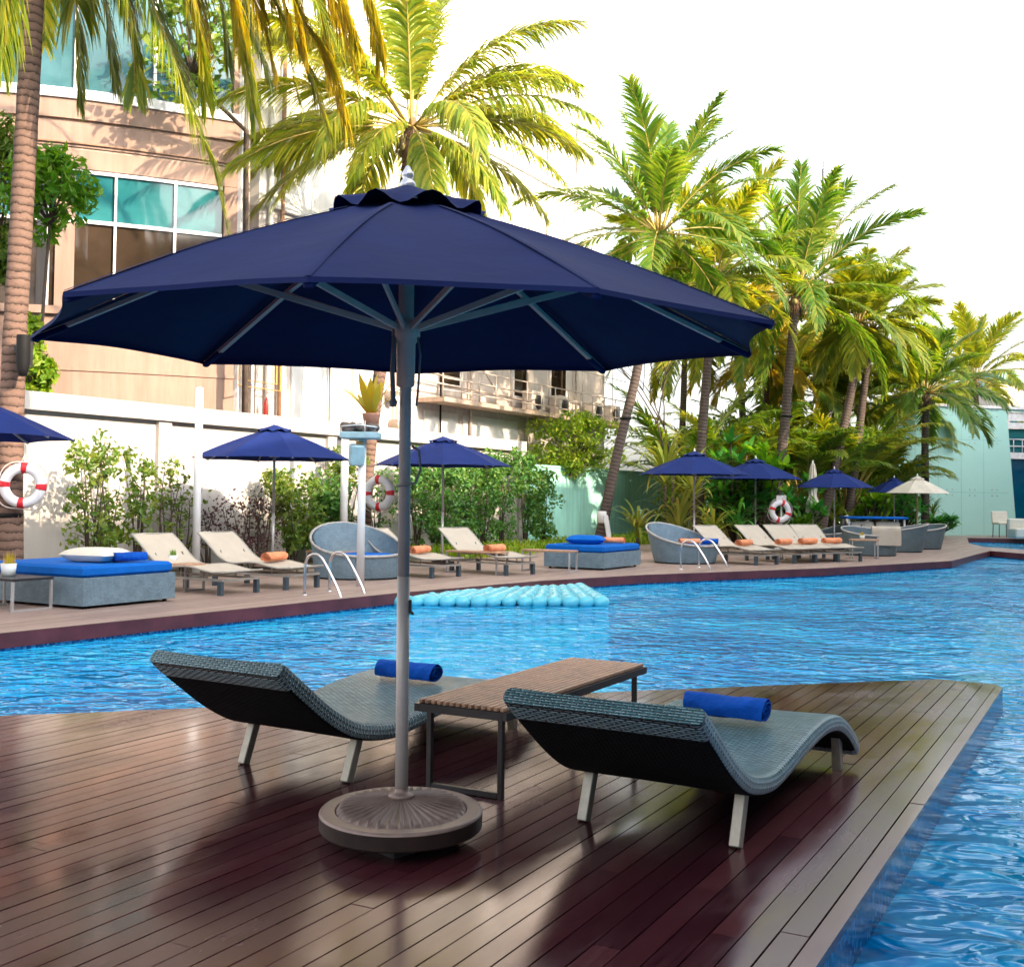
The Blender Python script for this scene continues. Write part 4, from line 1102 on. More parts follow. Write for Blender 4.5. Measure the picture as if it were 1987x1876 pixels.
def leafball(mb, c, rad, n, ls, rg, el=1.7, shell=.55):
    c = Vector(c)
    for k in range(n):
        while True:
            v = Vector((rg.uniform(-1, 1), rg.uniform(-1, 1), rg.uniform(-1, 1)))
            if .05 < v.length <= 1: break
        v = v.normalized() * (v.length ** (1 - shell))
        p = c + Vector((v.x * rad[0], v.y * rad[1], v.z * rad[2]))
        nrm = (v * .6 + Vector((rg.gauss(0, .6), rg.gauss(0, .6), rg.gauss(.35, .6)))).normalized()
        ax = nrm.cross(Vector((rg.gauss(0, 1), rg.gauss(0, 1), rg.gauss(0, 1)))).normalized(); bx = nrm.cross(ax)
        l = ls * rg.uniform(.6, 1.3); w = l / el
        fold = nrm * w * .22
        mb.add([p - ax * l * .5, p + bx * w * .5 + fold, p + ax * l * .5, p - bx * w * .5 + fold], [(0, 1, 2), (0, 2, 3)], False)

def make_shrub(name, label, loc, h, w, m, seed, leaves=900, ls=.10, stems=5, clumps=16, low=.12, group=None, cat='shrub', spread=1.0, el=1.7):
    rg = random.Random(seed); root = empty(name, loc); tag(root, label, cat, group)
    st = MB(); fo = MB(); tips = []
    for k in range(stems):
        a = 6.28 * k / stems + rg.uniform(-.5, .5); hh = h * rg.uniform(.75, 1.0); q = rg.uniform(.2, .75) * w * .5 * spread
        b = Vector((rg.uniform(-.08, .08), rg.uniform(-.08, .08), 0)); t = Vector((q * math.cos(a), q * math.sin(a), hh))
        mid = b.lerp(t, .5) + Vector((rg.uniform(-.1, .1), rg.uniform(-.1, .1), .05))
        st.tube([b, mid, t], [.022 + .004 * h, .014, .004], 5)
        for j in range(max(2, clumps // stems)):
            f = rg.uniform(low, 1); p = b.lerp(mid, f * 2) if f < .5 else mid.lerp(t, f * 2 - 1)
            a2 = rg.uniform(0, 6.28); e = p + Vector((math.cos(a2), math.sin(a2), .5)) * rg.uniform(.12, .34) * w * (1.15 - .45 * f)
            st.tube([p, e], [.009, .003], 4); tips.append(e)
        tips.append(t)
    per = max(3, leaves // len(tips))
    for e in tips:
        s = rg.uniform(.13, .24) * w; leafball(fo, e, (s, s, s * rg.uniform(.8, 1.4)), per, ls, rg, el, .35)
    st.build('stem', M_twig, root); fo.build('foliage', m, root); return root

sh = [  # px, offset from wall, height, width, material, leaves, leaf size, label
    (62, 1.5, 2.45, 1.0, M_lf_md, 650, .12, 'tall leafy shrub right beside the thick left palm trunk'),
    (125, 1.0, 2.3, .9, M_lf_md, 560, .12, 'tall leafy shrub second from the thick left palm trunk'),
    (182, 1.2, 2.25, .9, M_lf_md, 520, .12, 'tall leafy shrub behind the white pillow of the left daybed'),
    (250, 1.0, 2.15, 1.0, M_lf_md, 330, .11, 'thin airy shrub right of the leftmost white pole'),
    (296, .9, 1.75, 1.1, M_lf_md, 210, .10, 'sparse twiggy shrub behind the leftmost beige lounger'),
    (508, .9, 1.9, 1.3, M_lf_md, 1900, .12, 'green shrub left of the thin pole behind the orange towel lounger'),
    (575, 1.0, 1.8, 1.4, M_lf_dk, 1900, .13, 'dense green shrub right of the white pole behind the loungers'),
    (622, .8, 2.6, 1.1, M_lf_md, 1000, .12, 'taller shrub with a yellowish top right of the second navy parasol'),
    (672, .9, 2.1, 1.2, M_lf_dk, 380, .11, 'thin dark shrub behind the round wicker chair'),
    (752, .9, 2.6, 1.4, M_lf_dk, 1900, .13, 'dark hedge shrub behind the life ring near the parasol pole'),
    (800, 1.0, 2.45, 1.3, M_lf_dk, 1900, .13, 'dark hedge shrub just right of the big parasol pole'),
    (842, .8, 2.55, 1.4, M_lf_dk, 2000, .13, 'dark hedge shrub behind the pole of the second open parasol'),
    (885, .9, 2.65, 1.4, M_lf_dk, 2000, .13, 'dark hedge shrub above the lounger with the orange towel right of the pole'),
    (930, .8, 2.75, 1.4, M_lf_dk, 2000, .13, 'dark hedge shrub below the right tip of the second open parasol'),
    (972, .9, 2.6, 1.4, M_lf_dk, 2000, .13, 'dark hedge shrub second last before the teal wall'),
    (1010, .8, 2.35, 1.2, M_lf_dk, 1500, .13, 'last dark hedge shrub at the left end of the bare teal wall'),
]
for i, (px, off, h, w, m, nlv, ls, lab) in enumerate(sh):
    make_shrub('hedge_shrub' if m is M_lf_dk else 'shrub', lab, wallpt(px, off), h, w, m, 100 + i, nlv, ls, 5, 26, .06 if m is M_lf_dk else .15, 'shrubs along the garden wall')
make_shrub('purple_shrub', 'small purple leaved shrub behind the left pair of loungers', wallpt(398, 1.0), 1.45, 1.3, M_lf_pu, 151, 260, .085, 6, 22, .25, 'purple leaved shrubs')
make_shrub('purple_shrub', 'twiggy reddish shrub right of the purple one', wallpt(446, .9), 1.6, 1.4, M_lf_pu, 152, 240, .08, 7, 26, .35, 'purple leaved shrubs')
make_shrub('purple_shrub', 'low purple shrub between the backrests of the left pair of loungers', wallpt(352, 2.0), .8, 1.0, M_lf_pu, 153, 260, .08, 6, 18, .1, 'purple leaved shrubs')
make_shrub('purple_shrub', 'small purple shrub above the leftmost lounger backrest', wallpt(310, 1.3), 1.2, .7, M_lf_pu, 154, 140, .08, 4, 12, .35, 'purple leaved shrubs')

def make_tree(name, label, base, crown, rads, m, seed, nl=3500, ls=.16, clumps=26, tr=.09, cat='tree', el=2.0, group=None, via=None):
    rg = random.Random(seed); base = Vector(base); c = Vector(crown) - base; root = empty(name, base); tag(root, label, cat, group)
    t = MB(); fo = MB()
    mid = c * .5 + Vector((rg.uniform(-.2, .2), rg.uniform(-.2, .2), 0)); low = c - Vector((0, 0, rads[2] * .6))
    if via is not None: mid = Vector(via) - base
    t.tube([Vector((0, 0, 0)), mid, low], [tr, tr * .8, tr * .6], 8)
    for k in range(clumps):
        a = rg.uniform(0, 6.28); z = rg.uniform(-1, 1); q = math.sqrt(max(0, 1 - z*z)) * rg.uniform(.35, .95)
        e = c + Vector((q * math.cos(a) * rads[0], q * math.sin(a) * rads[1], z * rads[2] * .85))
        t.tube([low, low.lerp(e, .5) + Vector((0, 0, .08)), e], [tr * .35, tr * .18, .006], 5)
        s = rg.uniform(.24, .42); leafball(fo, e, (rads[0] * s, rads[1] * s, rads[2] * s * .9), nl // clumps, ls, rg, el, .35)
    t.build('trunk', M_twig, root); fo.build('crown', m, root); return root
def at(px, py, d): return D(px, py, d)
def base_at(px, d): return flat(px, d)
make_tree('leafy_tree', 'bright green leafy tree crown right of the thick left trunk, upper part', base_at(48, 21.5), at(98, 378, 21.5), (.85, .7, .95), M_lf_br, 301, 1500, .25, 30, .05, el=3.0)
make_tree('leafy_tree', 'yellow green leafy tree showing low behind the thick left trunk', base_at(30, 21.0), at(62, 700, 21.0), (.5, .5, .75), M_lf_ye, 302, 1500, .17, 18, .06)
make_tree('leafy_tree', 'green tree at the left picture edge, left of the thick trunk', base_at(-6, 22.0), at(-2, 400, 22.0), (.55, .5, 1.7), M_lf_md, 303, 2000, .22, 24, .07, el=2.8)
make_tree('round_leaved_tree', 'tree with dark round leaves hanging before the upper windows', base_at(476, 26.3), at(372, 90, 25.0), (1.5, .9, 1.2), M_lf_md, 304, 520, .22, 34, .08, el=1.25, via=at(478, 255, 26.3))
make_tree('overhanging_tree', 'yellow green tree spilling over the teal wall', wallpt(1105, -.7), wallpt(1105, .3) + Vector((0, 0, 3.35)), (1.75, .9, 1.05), M_lf_ye, 305, 5200, .15, 46, .08)

def strap(mb, base, az, el, L, droop, w, rg, N=8):
    p = Vector(base); vs = []
    for i in range(N + 1):
        s = i / N; e = el - droop * s ** 1.5; d = Vector((math.cos(az)*math.cos(e), math.sin(az)*math.cos(e), math.sin(e)))
        side = Vector((-math.sin(az), math.cos(az), 0)); wd = w * (.75 + .5 * s if s < .4 else 1.0 * (1 - ((s - .4) / .6) ** 2.2) + .02)
        upn = side.cross(d)
        vs += [p + side * wd * .5 + upn * wd * .12, p - side * wd * .5 + upn * wd * .12]
        p = p + d * (L / N)
    mb.add(vs, [(2*i, 2*i+1, 2*i+3, 2*i+2) for i in range(N)], True)
def make_strap_plant(label, loc, stem, n, L, w, m, seed, droop=(1.2, 2.3), name='strap_leaved_plant', group='arching strap leaved plants', heads=1):
    rg = random.Random(seed); root = empty(name, loc); tag(root, label, 'plant', group); lf = MB(); st = MB()
    for hd in range(heads):
        off = Vector((rg.uniform(-.5, .5), rg.uniform(-.4, .4), 0)) if heads > 1 else Vector((0, 0, 0)); s_ = stem * rg.uniform(.6, 1.0) if heads > 1 else stem
        top = off * 1.4 + Vector((0, 0, s_))
        if s_ > .1: st.tube([off, off * 1.2 + Vector((0, 0, s_ * .5)), top], [.06, .05, .05], 6)
        for k in range(n):
            t = k / n; strap(lf, top + Vector((0, 0, .25 * t)), k * 2.4 + rg.uniform(-.3, .3), R(rg.uniform(25, 80)), L * rg.uniform(.7, 1.1), rg.uniform(*droop), w * rg.uniform(.8, 1.15), rg)
    if st.v: st.build('stem', M_twig, root)
    lf.build('leaves', m, root); return root
for i, (px, d, stem, n, L, w, heads, lab) in enumerate([
    (1238, 33.5, .35, 26, 1.5, .09, 1, 'arching striped plant at the foot of the leaning palm'),
    (1290, 34.0, 1.9, 34, 2.3, .10, 1, 'tallest arching striped plant left of the navy parasol over the round chair'),
    (1345, 35.0, 1.5, 34, 2.2, .10, 1, 'arching striped plant right behind the navy parasol over the round chair'),
    (1318, 32.8, .5, 26, 1.9, .10, 1, 'arching striped plant behind the backrest of the round chair'),
    (1385, 34.0, .4, 26, 1.8, .10, 1, 'arching striped plant between two parasol poles'),
    (1432, 34.5, .5, 24, 1.6, .10, 1, 'green arching plant left of the life ring stand')]):
    make_strap_plant(lab, flat(px, d), stem, n, L, w, M_strap if i < 5 else M_lf_bd, 400 + i, heads=heads)

def make_rosettes(label, loc, h, w, m, seed, heads=12, lv=13, L=.5, wd=.14, name='broad_leaved_shrub', group='broad leaved shrubs'):
    rg = random.Random(seed); root = empty(name, loc); tag(root, label, 'shrub', group); lf = MB(); st = MB()
    for k in range(heads):
        a = rg.uniform(0, 6.28); q = w * .5 * math.sqrt(rg.random()); z = h * rg.uniform(.35, 1.0)
        t = Vector((q * math.cos(a), q * math.sin(a), z)); st.tube([Vector((0, 0, 0)), t * .5 + Vector((0, 0, .1)), t], [.05, .035, .025], 5)
        for j in range(lv): strap(lf, t, j * 2.4 + rg.uniform(-.2, .2), R(rg.uniform(-5, 70)), L * rg.uniform(.7, 1.15), rg.uniform(.4, 1.1), wd * rg.uniform(.8, 1.2), rg, 5)
    st.build('stem', M_twig, root); lf.build('leaves', m, root); return root
make_rosettes('dark glossy broad leaved shrub between the two overlapping navy parasols', flat(1425, 38.0), 3.5, 2.2, M_lf_bd, 501, 22, 14, .62, .19)
make_rosettes('bright broad leaved shrub left of the life ring palm', flat(1472, 37.5), 3.2, 1.8, M_lf_br, 502, 20, 14, .62, .19)
make_rosettes('low broad leaved shrub under the right of the overlapping parasols', flat(1450, 36.5), 1.6, 2.2, M_lf_bd, 503, 22, 13, .5, .15)
make_rosettes('broad leaved shrub right behind the life ring', flat(1548, 38.5), 2.2, 1.9, M_lf_bd, 504, 22, 13, .55, .16)
make_rosettes('low leafy shrub left of the folded cream parasol', flat(1545, 36.2), .95, 1.4, M_lf_br, 505, 18, 12, .45, .13)
make_rosettes('leafy shrub between the folded parasol and the blue flat top', flat(1606, 42.5), 1.3, 1.7, M_lf_md, 506, 20, 12, .5, .14)
make_rosettes('leafy shrub below the smallest navy parasol', flat(1690, 44.5), 1.7, 1.7, M_lf_br, 507, 22, 12, .5, .14)
make_rosettes('dark shrub below the cream parasol', flat(1752, 46.5), 1.6, 2.2, M_lf_bd, 508, 26, 12, .55, .15)
make_strap_plant('narrow leaved clump right of the cream parasol pole', flat(1806, 47.5), 1.3, 40, .9, .05, M_lf_md, 509, (1.0, 2.0), heads=2)
make_rosettes('low dark shrub at the foot of the glass wall', flat(1822, 47.0), .85, 1.2, M_lf_bd, 510, 18, 12, .5, .16)
make_strap_plant('spiky plant sticking up left of the cream parasol', flat(1728, 49.0), 1.2, 22, 1.0, .06, M_lf_md, 511, (.3, 1.2))
bg = [(1385, 43, 4.3, 2.8, M_lf_md), (1440, 44, 3.6, 2.8, M_lf_dk), (1500, 45, 4.4, 2.8, M_lf_md), (1560, 45, 4.2, 2.6, M_lf_ye), (1610, 46, 3.9, 2.6, M_lf_dk), (1660, 47, 4.4, 2.6, M_lf_ye), (1705, 48, 4.2, 2.4, M_lf_md), (1330, 41, 3.2, 2.4, M_lf_md), (1745, 49, 3.0, 2.0, M_lf_dk)]
bl = ['left of the dark straight palm trunk, second of the row', 'behind the glossy broad leaved shrub', 'behind the life ring palm', 'yellowish one behind the folded parasol', 'behind the braced leaning palm', 'yellowish one behind the dark trunk by the braced palm', 'behind the smallest navy parasol', 'leftmost, behind the tallest striped plant', 'rightmost, at the corner of the glass wall']
for i, ((px, d, h, w, m), l_) in enumerate(zip(bg, bl)):
    make_shrub('garden_bush', 'tall garden bush ' + l_, flat(px, d), h, w, m, 600 + i, 2600, .2, 7, 40, .1, 'bushes behind the palms', 'shrub')
for i, (px, d, n, L, el, lab) in enumerate([(1420, 42, 22, 5.0, 76, 'clump palm with yellow fronds behind the overlapping parasols'), (1565, 43, 24, 5.4, 78, 'clump palm with yellow fronds behind the folded parasol'), (1640, 45, 22, 5.4, 78, 'clump palm with yellow fronds between the braced palms'), (1500, 44, 24, 5.6, 79, 'clump palm left of the life ring palm trunk'), (1705, 47, 20, 3.8, 78, 'clump palm behind the smallest navy parasol'), (1340, 41, 22, 5.2, 78, 'clump palm behind the striped plants right of the leaning palm')]):
    rg = random.Random(700 + i); root = empty('clump_palm', flat(px, d)); tag(root, lab, 'palm tree', 'clump palms in the garden'); cr = MB(); st = MB()
    for k in range(n):
        a = k * 2.4 + rg.uniform(-.3, .3); b = Vector((.35 * math.cos(a), .35 * math.sin(a), rg.uniform(.3, 1.6)))
        frond(cr, st, b, a, R(el + rg.uniform(-14, 8)), L * rg.uniform(.75, 1.1), R(rg.uniform(55, 110)), rg, 44, .85, .085, .45, 0, .26)
        st.tube([b, Vector((b.x * .7, b.y * .7, 0))], [.035, .04], 5)
    cr.build('crown', M_palm if i % 2 == 0 else M_palmg, root); st.build('frond_stems', M_rach, root)

# bare branching shrub by the leaning palm
rg = random.Random(77); root = empty('bare_tree', flat(1300, 37)); tag(root, 'thin bare branching tree right of the leaning palm', 'tree'); t = MB(); lf = MB()
def br(p, d, l, r, k):
    q = p + d * l; t.tube([p, p.lerp(q, .5) + Vector((rg.uniform(-.05, .05), 0, .03)), q], [r, r * .85, r * .7], 5)
    if k == 0: leafball(lf, q, (.25, .25, .2), 14, .13, rg); return
    for j in range(rg.choice((2, 2, 3))): br(q, (d + Vector((rg.uniform(-.55, .55), rg.uniform(-.4, .4), rg.uniform(-.05, .3)))).normalized(), l * rg.uniform(.7, .95), r * .66, k - 1)
br(Vector((0, 0, 0)), Vector((.05, 0, 1)), 2.2, .06, 4)
t.build('trunk', M_twig, root); lf.build('crown', M_lf_ye, root)

# low plants and grass in the bed: ground cover
gc = MB(); rg = random.Random(9)
for k in range(5200):
    px = rg.uniform(1020, 1420) if k < 3800 else rg.uniform(720, 1020); off = rg.uniform(.7, 3.0)
    p = wallpt(px, off); h = rg.uniform(.15, .5) * (1.2 if px > 1180 else .8); a = rg.uniform(0, 6.28); w = .022
    dx, dy = w * math.cos(a), w * math.sin(a); bx, by = rg.uniform(-.22, .22), rg.uniform(-.22, .22)
    gc.add([(p.x - dx, p.y - dy, -.03), (p.x + dx, p.y + dy, -.03), (p.x + dx + bx * .5, p.y + dy + by * .5, h * .65), (p.x - dx + bx * .5, p.y - dy + by * .5, h * .65), (p.x + bx, p.y + by, h * .8)], [(0, 1, 2, 3), (3, 2, 4)], False)
o = gc.build('ground_cover', M_lf_ye); tag(o, kind='stuff')

# palm fittings
def cyl_speaker(loc, label, face=0.0):  # builds a cylinder speaker on a bracket
    root = empty('tree_speaker', loc, face); tag(root, label, 'speaker')
    b = MB(); b.lathe([(.001, -.33), (.06, -.32), (.085, -.22), (.105, -.12), (.105, .3), (.10, .32), (.001, .325)], 18); b.build('housing', M_black, root)
    k = MB(); k.box((-.06, .12, .12), (.26, .05, .08)); k.box((.02, .16, .05), (.06, .16, .4)); k.build('bracket', M_darkm, root); return root
cyl_speaker(D(45, 690, 17.62), 'black cylinder speaker strapped to the thick left palm trunk')
for (x, y, d, lab, r) in ((17, 1000, 18.0, 'black strap around the foot of the thick left palm trunk', .205), (1214, 812, 33.0, 'black strap around the leaning palm with the white band', .158), (1526, 808, 38.5, 'black strap around the life ring palm', .19)):
    s = MB(); p = D(x, y, d); s.lathe([(r, -.035), (r + .012, -.03), (r + .012, .03), (r, .035)], 18, p); o = s.build('trunk_strap', M_black); tag(o, lab, 'strap')
def brace(px0, py0, px1, py1, d, lab, w=.13):
    b = MB(); p = D(px0, py0, d); q = D(px1, py1, d); q.z = max(0, q.z) if q.z > .2 else 0.0; b.beam(p, q, w, w * .8); o = b.build('palm_brace', M_whitep); tag(o, lab, 'brace', 'white palm braces')
brace(1175, 1000, 1186, 1082, 32.4, 'white prop leaning at the foot of the palm with the white band', .16)
brace(1642, 1000, 1658, 1068, 40.8, 'white prop at the foot of the palm behind the folded parasol', .15)
brace(1682, 1010, 1700, 1062, 42.6, 'white prop right of the first prop, by the dark trunk', .14)
brace(1725, 1015, 1730, 1060, 44, 'short white prop under the smallest navy parasol', .14)
wb = MB(); p = D(1170, 1003, 33.0); wb.lathe([(.17, -.17), (.187, -.16), (.18, .16), (.165, .17)], 16, p); o = wb.build('painted_band', M_whitep); tag(o, 'white band around the foot of the leaning palm', 'band')

# ------------------------------------------------------------------ walls and buildings
def stucco(name, col, var=.10, stain=.18):
    t = NT(name); co = t.coord(); nz = t.noise(co, .7, 6, .62); n2 = t.noise(t.coord('Object', (3, 3, .35)), 1.6, 5, .65)
    c = t.ramp(nz, [(.3, v3(col, 1 - var)), (.7, v3(col, 1 + var * .6))])
    st = t.ramp(n2, [(.35, (1 - stain, 1 - stain * 1.05, 1 - stain * 1.1)), (.6, (1, 1, 1))])
    c = t.mix(1.0, c, st, 'MULTIPLY')
    return t.done(t.bsdf(c, .85, 0, .25, t.bump(t.noise(co, 45, 4), .25, .004)))
M_tan = stucco('tan_stucco', (.33, .225, .18)); M_wall = stucco('white_wall', (.48, .45, .43), .05, .10)
M_teal = stucco('teal_wall', (.33, .67, .60), .10, .22); M_serv = stucco('service_white', (.60, .53, .48), .05, .16)
M_shadewing = stucco('shade_wing_cream', (.55, .50, .44)); M_panelw = plain('sheet_metal_white', (.66, .66, .65), .5, .2, .08, 2)
def glass(name, c1, c2, sc=.35, rough=.06):
    t = NT(name); nz = t.noise(t.coord('Object', (1, 1, 1.6)), sc, 5, .6, .8)
    return t.done(t.bsdf(t.ramp(nz, [(.32, c1), (.68, c2)]), rough, 0, .35))
M_gup = glass('upper_window_glass', (.012, .05, .065), (.05, .14, .16))
M_glo = glass('dark_window_glass', (.012, .009, .007), (.05, .033, .022))
M_gtr = glass('teal_transom_glass', (.004, .07, .085), (.03, .16, .17))
M_gbl = glass('blue_window_glass', (.002, .045, .10), (.004, .09, .15))
M_fr = plain('white_window_frame', (.76, .74, .74), .45)
M_pipe = plain('galvanised_pipe', (.50, .42, .36), .5, .3); M_pipeb = plain('brown_pipe', (.24, .13, .075), .6, 0, .3); M_pipey = plain('ochre_pipe', (.45, .27, .07), .55)
M_red = plain('red_paint', (.60, .015, .012), .45); M_ac = plain('ac_casing', (.62, .55, .48), .55, 0, .1); M_slab = plain('gallery_slab', (.42, .31, .24), .8, 0, .25)
M_pale = glass('washed_out_glass', (.30, .28, .27), (.52, .50, .48))  # panes lightened: washed-out glare of the upper front put into their colour
M_tealg = glass('pale_teal_glass_panel', (.40, .68, .61), (.47, .75, .67), .12, .16)

# garden wall
def wl(t, o, z): return Vector((-8.5 + UB.x * t + NB.x * o, 20 + UB.y * t + NB.y * o, z))
def wbox(mb, t0, t1, o0, o1, z0, z1):
    vs = [wl(t0, o0, z0), wl(t1, o0, z0), wl(t1, o1, z0), wl(t0, o1, z0), wl(t0, o0, z1), wl(t1, o0, z1), wl(t1, o1, z1), wl(t0, o1, z1)]
    mb.add(vs, [(0, 1, 2, 3), (7, 6, 5, 4), (0, 4, 5, 1), (1, 5, 6, 2), (2, 6, 7, 3), (3, 7, 4, 0)], False)
root = empty('garden_wall', wl(0, 0, 0)); tag(root, 'white garden wall with a projecting top beam behind the left half of the far deck', 'wall')
def wpart(name, m, *boxes):
    b = MB()
    for q in boxes: wbox(b, *q)
    b.v = [tuple(Vector(v) - root.location) for v in b.v]; return b.build(name, m, root)
wpart('wall_panel', M_wall, (-24, 18.3, -.18, 0, -.1, 2.95))
wpart('top_beam', M_wall, (-24, 18.3, -.22, .17, 2.952, 3.27))
for t in (-14, -8.6, -3.2, 2.9, 8.3, 13.6, 18.0):
    wpart('pilaster', M_wall, (t, t + .34, .001, .10, -.1, 2.949))
root = empty('garden_wall', wl(18.3, 0, 0)); tag(root, 'lower white wall, its shade painted in as teal, behind the middle daybed and the palms', 'wall')
wpart('wall_panel', M_teal, (18.31, 66, -.18, 0.002, -.1, 2.5)); wpart('coping', M_teal, (18.31, 66, -.2, .03, 2.502, 2.58))  # teal stands for white in shade, put into the wall colour

# white poles
def pole(name, loc, h, r, label):
    b = MB(); b.tube([(0, 0, 0), (0, 0, h)], r, 16); b.lathe([(r, h), (r + .006, h + .01), (.001, h + .04)], 16); o = b.build(name, M_whitep); o.location = loc; tag(o, label, 'pole', 'white poles on the far deck'); return o
pole('white_pole', wallpt(226, 2.1), 3.42, .072, 'leftmost white pole, between the leafy shrubs and the sparse shrub')
pole('white_pole', wallpt(553, 1.7), 3.2, .085, 'white pole behind the orange towel lounger and the navy parasol')
pc = G(699, 1137)
pole('white_pole', pc, 2.42, .066, 'white pole at the pool edge by the ladder, carrying a planter tray')
tr = empty('planter_tray', pc + Vector((-.03, 0, 2.44))); tag(tr, 'square planter tray with stones on top of the white pole by the ladder', 'planter')
b = MB(); b.box((0, 0, .06), (.64, .5, .11), None, .015); b.build('tray', M_dusty, tr)
b = MB(); rg = random.Random(4)
for k in range(34): b.sphere((rg.uniform(-.27, .27), rg.uniform(-.2, .2), .13 + rg.uniform(0, .10)), rg.uniform(.05, .09), 7, 5, (1, 1, .8))
b.build('stones', M_stone, tr)
b = MB(); b.tube([(-.3, -.23, .2), (.0, -.25, .23), (.3, -.23, .19)], .012, 5); b.tube([(.1, -.25, .12), (.1, -.25, .3)], .008, 5); b.build('wire_rail', M_whitep, tr)
sp = empty('pole_speaker', pc + Vector((-.08, -.1, 2.18)), R(20)); tag(sp, 'dusty blue speaker box clamped under the planter tray', 'speaker')
b = MB(); b.box((0, 0, 0), (.24, .2, .34), Matrix.Rotation(R(14), 3, 'X'), .02); b.build('housing', M_dusty, sp); b = MB(); b.box((.05, .03, .19), (.1, .1, .06)); b.build('clamp', M_pipey, sp)
yp = empty('potted_plant', pc + Vector((.13, .05, 2.63))); tag(yp, 'terracotta pot with broad yellow leaves on the planter tray', 'plant')
b = MB(); b.lathe([(.001, 0), (.10, 0), (.145, .22), (.15, .25), (.13, .25), (.12, .2), (.001, .2)], 16); b.build('pot', M_terra, yp)
b = MB(); rg = random.Random(12)
for k in range(17): strap(b, (0, 0, .2), k * 2.4, R(rg.uniform(48, 88)), rg.uniform(.55, .85), rg.uniform(.1, .7), .15, rg, 6)
b.build('leaves', M_yel, yp)

# tan building with a curved front
FP = catmull([(-900, 27.5), (-500, 25.9), (-200, 25.15), (-60, 25.05), (78, 25.3), (213, 25.8), (330, 26.35), (452, 27.0)], 8)
def fplan(px):
    for (a, b) in zip(FP[:-1], FP[1:]):
        if a[0] <= px <= b[0] + 1e-6:
            d = a[1] + (b[1] - a[1]) * (px - a[0]) / (b[0] - a[0]); return Vector(((px - CX) / F * d, d, 0))
    d = FP[-1][1]; return Vector(((px - CX) / F * d, d, 0))
def fn_(px):
    a, b = fplan(max(px - 6, -899)), fplan(min(px + 6, 452)); t = (b - a).normalized(); return Vector((t.y, -t.x, 0))
tb = empty('tan_building', fplan(452)); tag(tb, 'tan stucco building with a curved front and white framed windows at upper left', 'building')
def fstrip(mb, p0, p1, z0, z1, o0, o1):
    n = max(1, int(abs(p1 - p0) / 25)); vs = []
    for i in range(n + 1):
        px = p0 + (p1 - p0) * i / n; p = fplan(px) - tb.location; nn = fn_(px)
        vs += [p + nn * o0 + Vector((0, 0, z0)), p + nn * o1 + Vector((0, 0, z0)), p + nn * o1 + Vector((0, 0, z1)), p + nn * o0 + Vector((0, 0, z1))]
    fs = [(0, 1, 2, 3), (4*n+3, 4*n+2, 4*n+1, 4*n)]
    for i in range(n):
        a = 4 * i
        for k in range(4): k2 = (k + 1) % 4; fs.append((a + k, a + 4 + k, a + 4 + k2, a + k2))
    mb.add(vs, fs, False)
def tpart(name, m, *st):
    b = MB()
    for q in st: fstrip(b, *q)
    return b.build(name, m, tb)
tpart('wall', M_tan, (-900, 452, -.2, 5.5, -.4, 0), (-900, 452, 8.85, 9.28, -.4, 0), (-900, 452, 9.34, 9.90, -.4, 0), (-900, 452, 9.97, 10.42, -.4, .03), (-900, 452, 14.0, 19, -.4, 0), (96, 134, 5.52, 8.84, -.38, -.03), (425, 452, 5.52, 8.84, -.4, -.002), (440, 452, 10.6, 13.98, -.4, -.002))
tpart('ledge', M_tan, (-900, 452, 5.502, 5.68, -.38, .12)); tpart('groove', M_slab, (-900, 452, 9.282, 9.338, -.38, -.04), (-900, 452, 9.902, 9.968, -.38, -.06))
tpart('wall', M_tan, (-900, 452, 4.25, 4.33, .001, .03))
tpart('conduit', M_pipeb, (-900, 452, 9.40, 9.43, .002, .05))
for z in (5.68,):
    tpart('sill', M_fr, (-900, 452, 10.42, 10.60, -.3, .09))
lowm = (-700, -560, -420, -280, -150, -40, 60, 82, 213, 330, 425)
for a, c in zip(lowm[:-1], lowm[1:]):
    if (a, c) == (60, 82): continue
    w_ = tpart('window', M_fr, (a - 2.4, a + 2.4, 5.69, 8.84, -.13, -.02), (a + 2.6, c - 2.6, 7.62, 7.70, -.125, -.03), (a + 2.6, c - 2.6, 8.76, 8.838, -.125, -.03))
    for nm, mt, z0, z1 in (('pane', M_glo, 5.69, 7.62), ('transom_pane', M_gtr, 7.70, 8.76)):
        b = MB(); fstrip(b, a + 2.6, c - 2.6, z0, z1, -.20, -.10); pn = b.build(nm, mt, w_)
upm = (-700, -500, -300, -120, -60, 128, 285, 440)
for a, c in zip(upm[:-1], upm[1:]):
    w_ = tpart('window', M_fr, (a - 3, a + 3, 10.61, 13.98, -.13, -.02), (a + 3.2, c - 3.2, 10.602, 10.68, -.125, -.03))
    b = MB(); fstrip(b, a + 3.2, c - 3.2, 10.68, 13.98, -.20, -.10); b.build('pane', M_gup, w_)
c_ = MB(); q = fplan(452) - tb.location; n0 = fn_(452); bk = Vector((-n0.x, -n0.y, 0))
c_.add([q + bk * .02 + Vector((0, 0, -.2)), q + bk * 9 + Vector((0, 0, -.2)), q + bk * 9 + Vector((0, 0, 19)), q + bk * .02 + Vector((0, 0, 19))], [(0, 1, 2, 3)], False); c_.build('side_wall', M_tan, tb)
c_ = MB(); c_.box((.06, .04, 9.4), (.14, .14, 19.2), Matrix.Rotation(R(-28.8), 3, 'Z')); c_.build('corner_pipe', M_fr, tb)

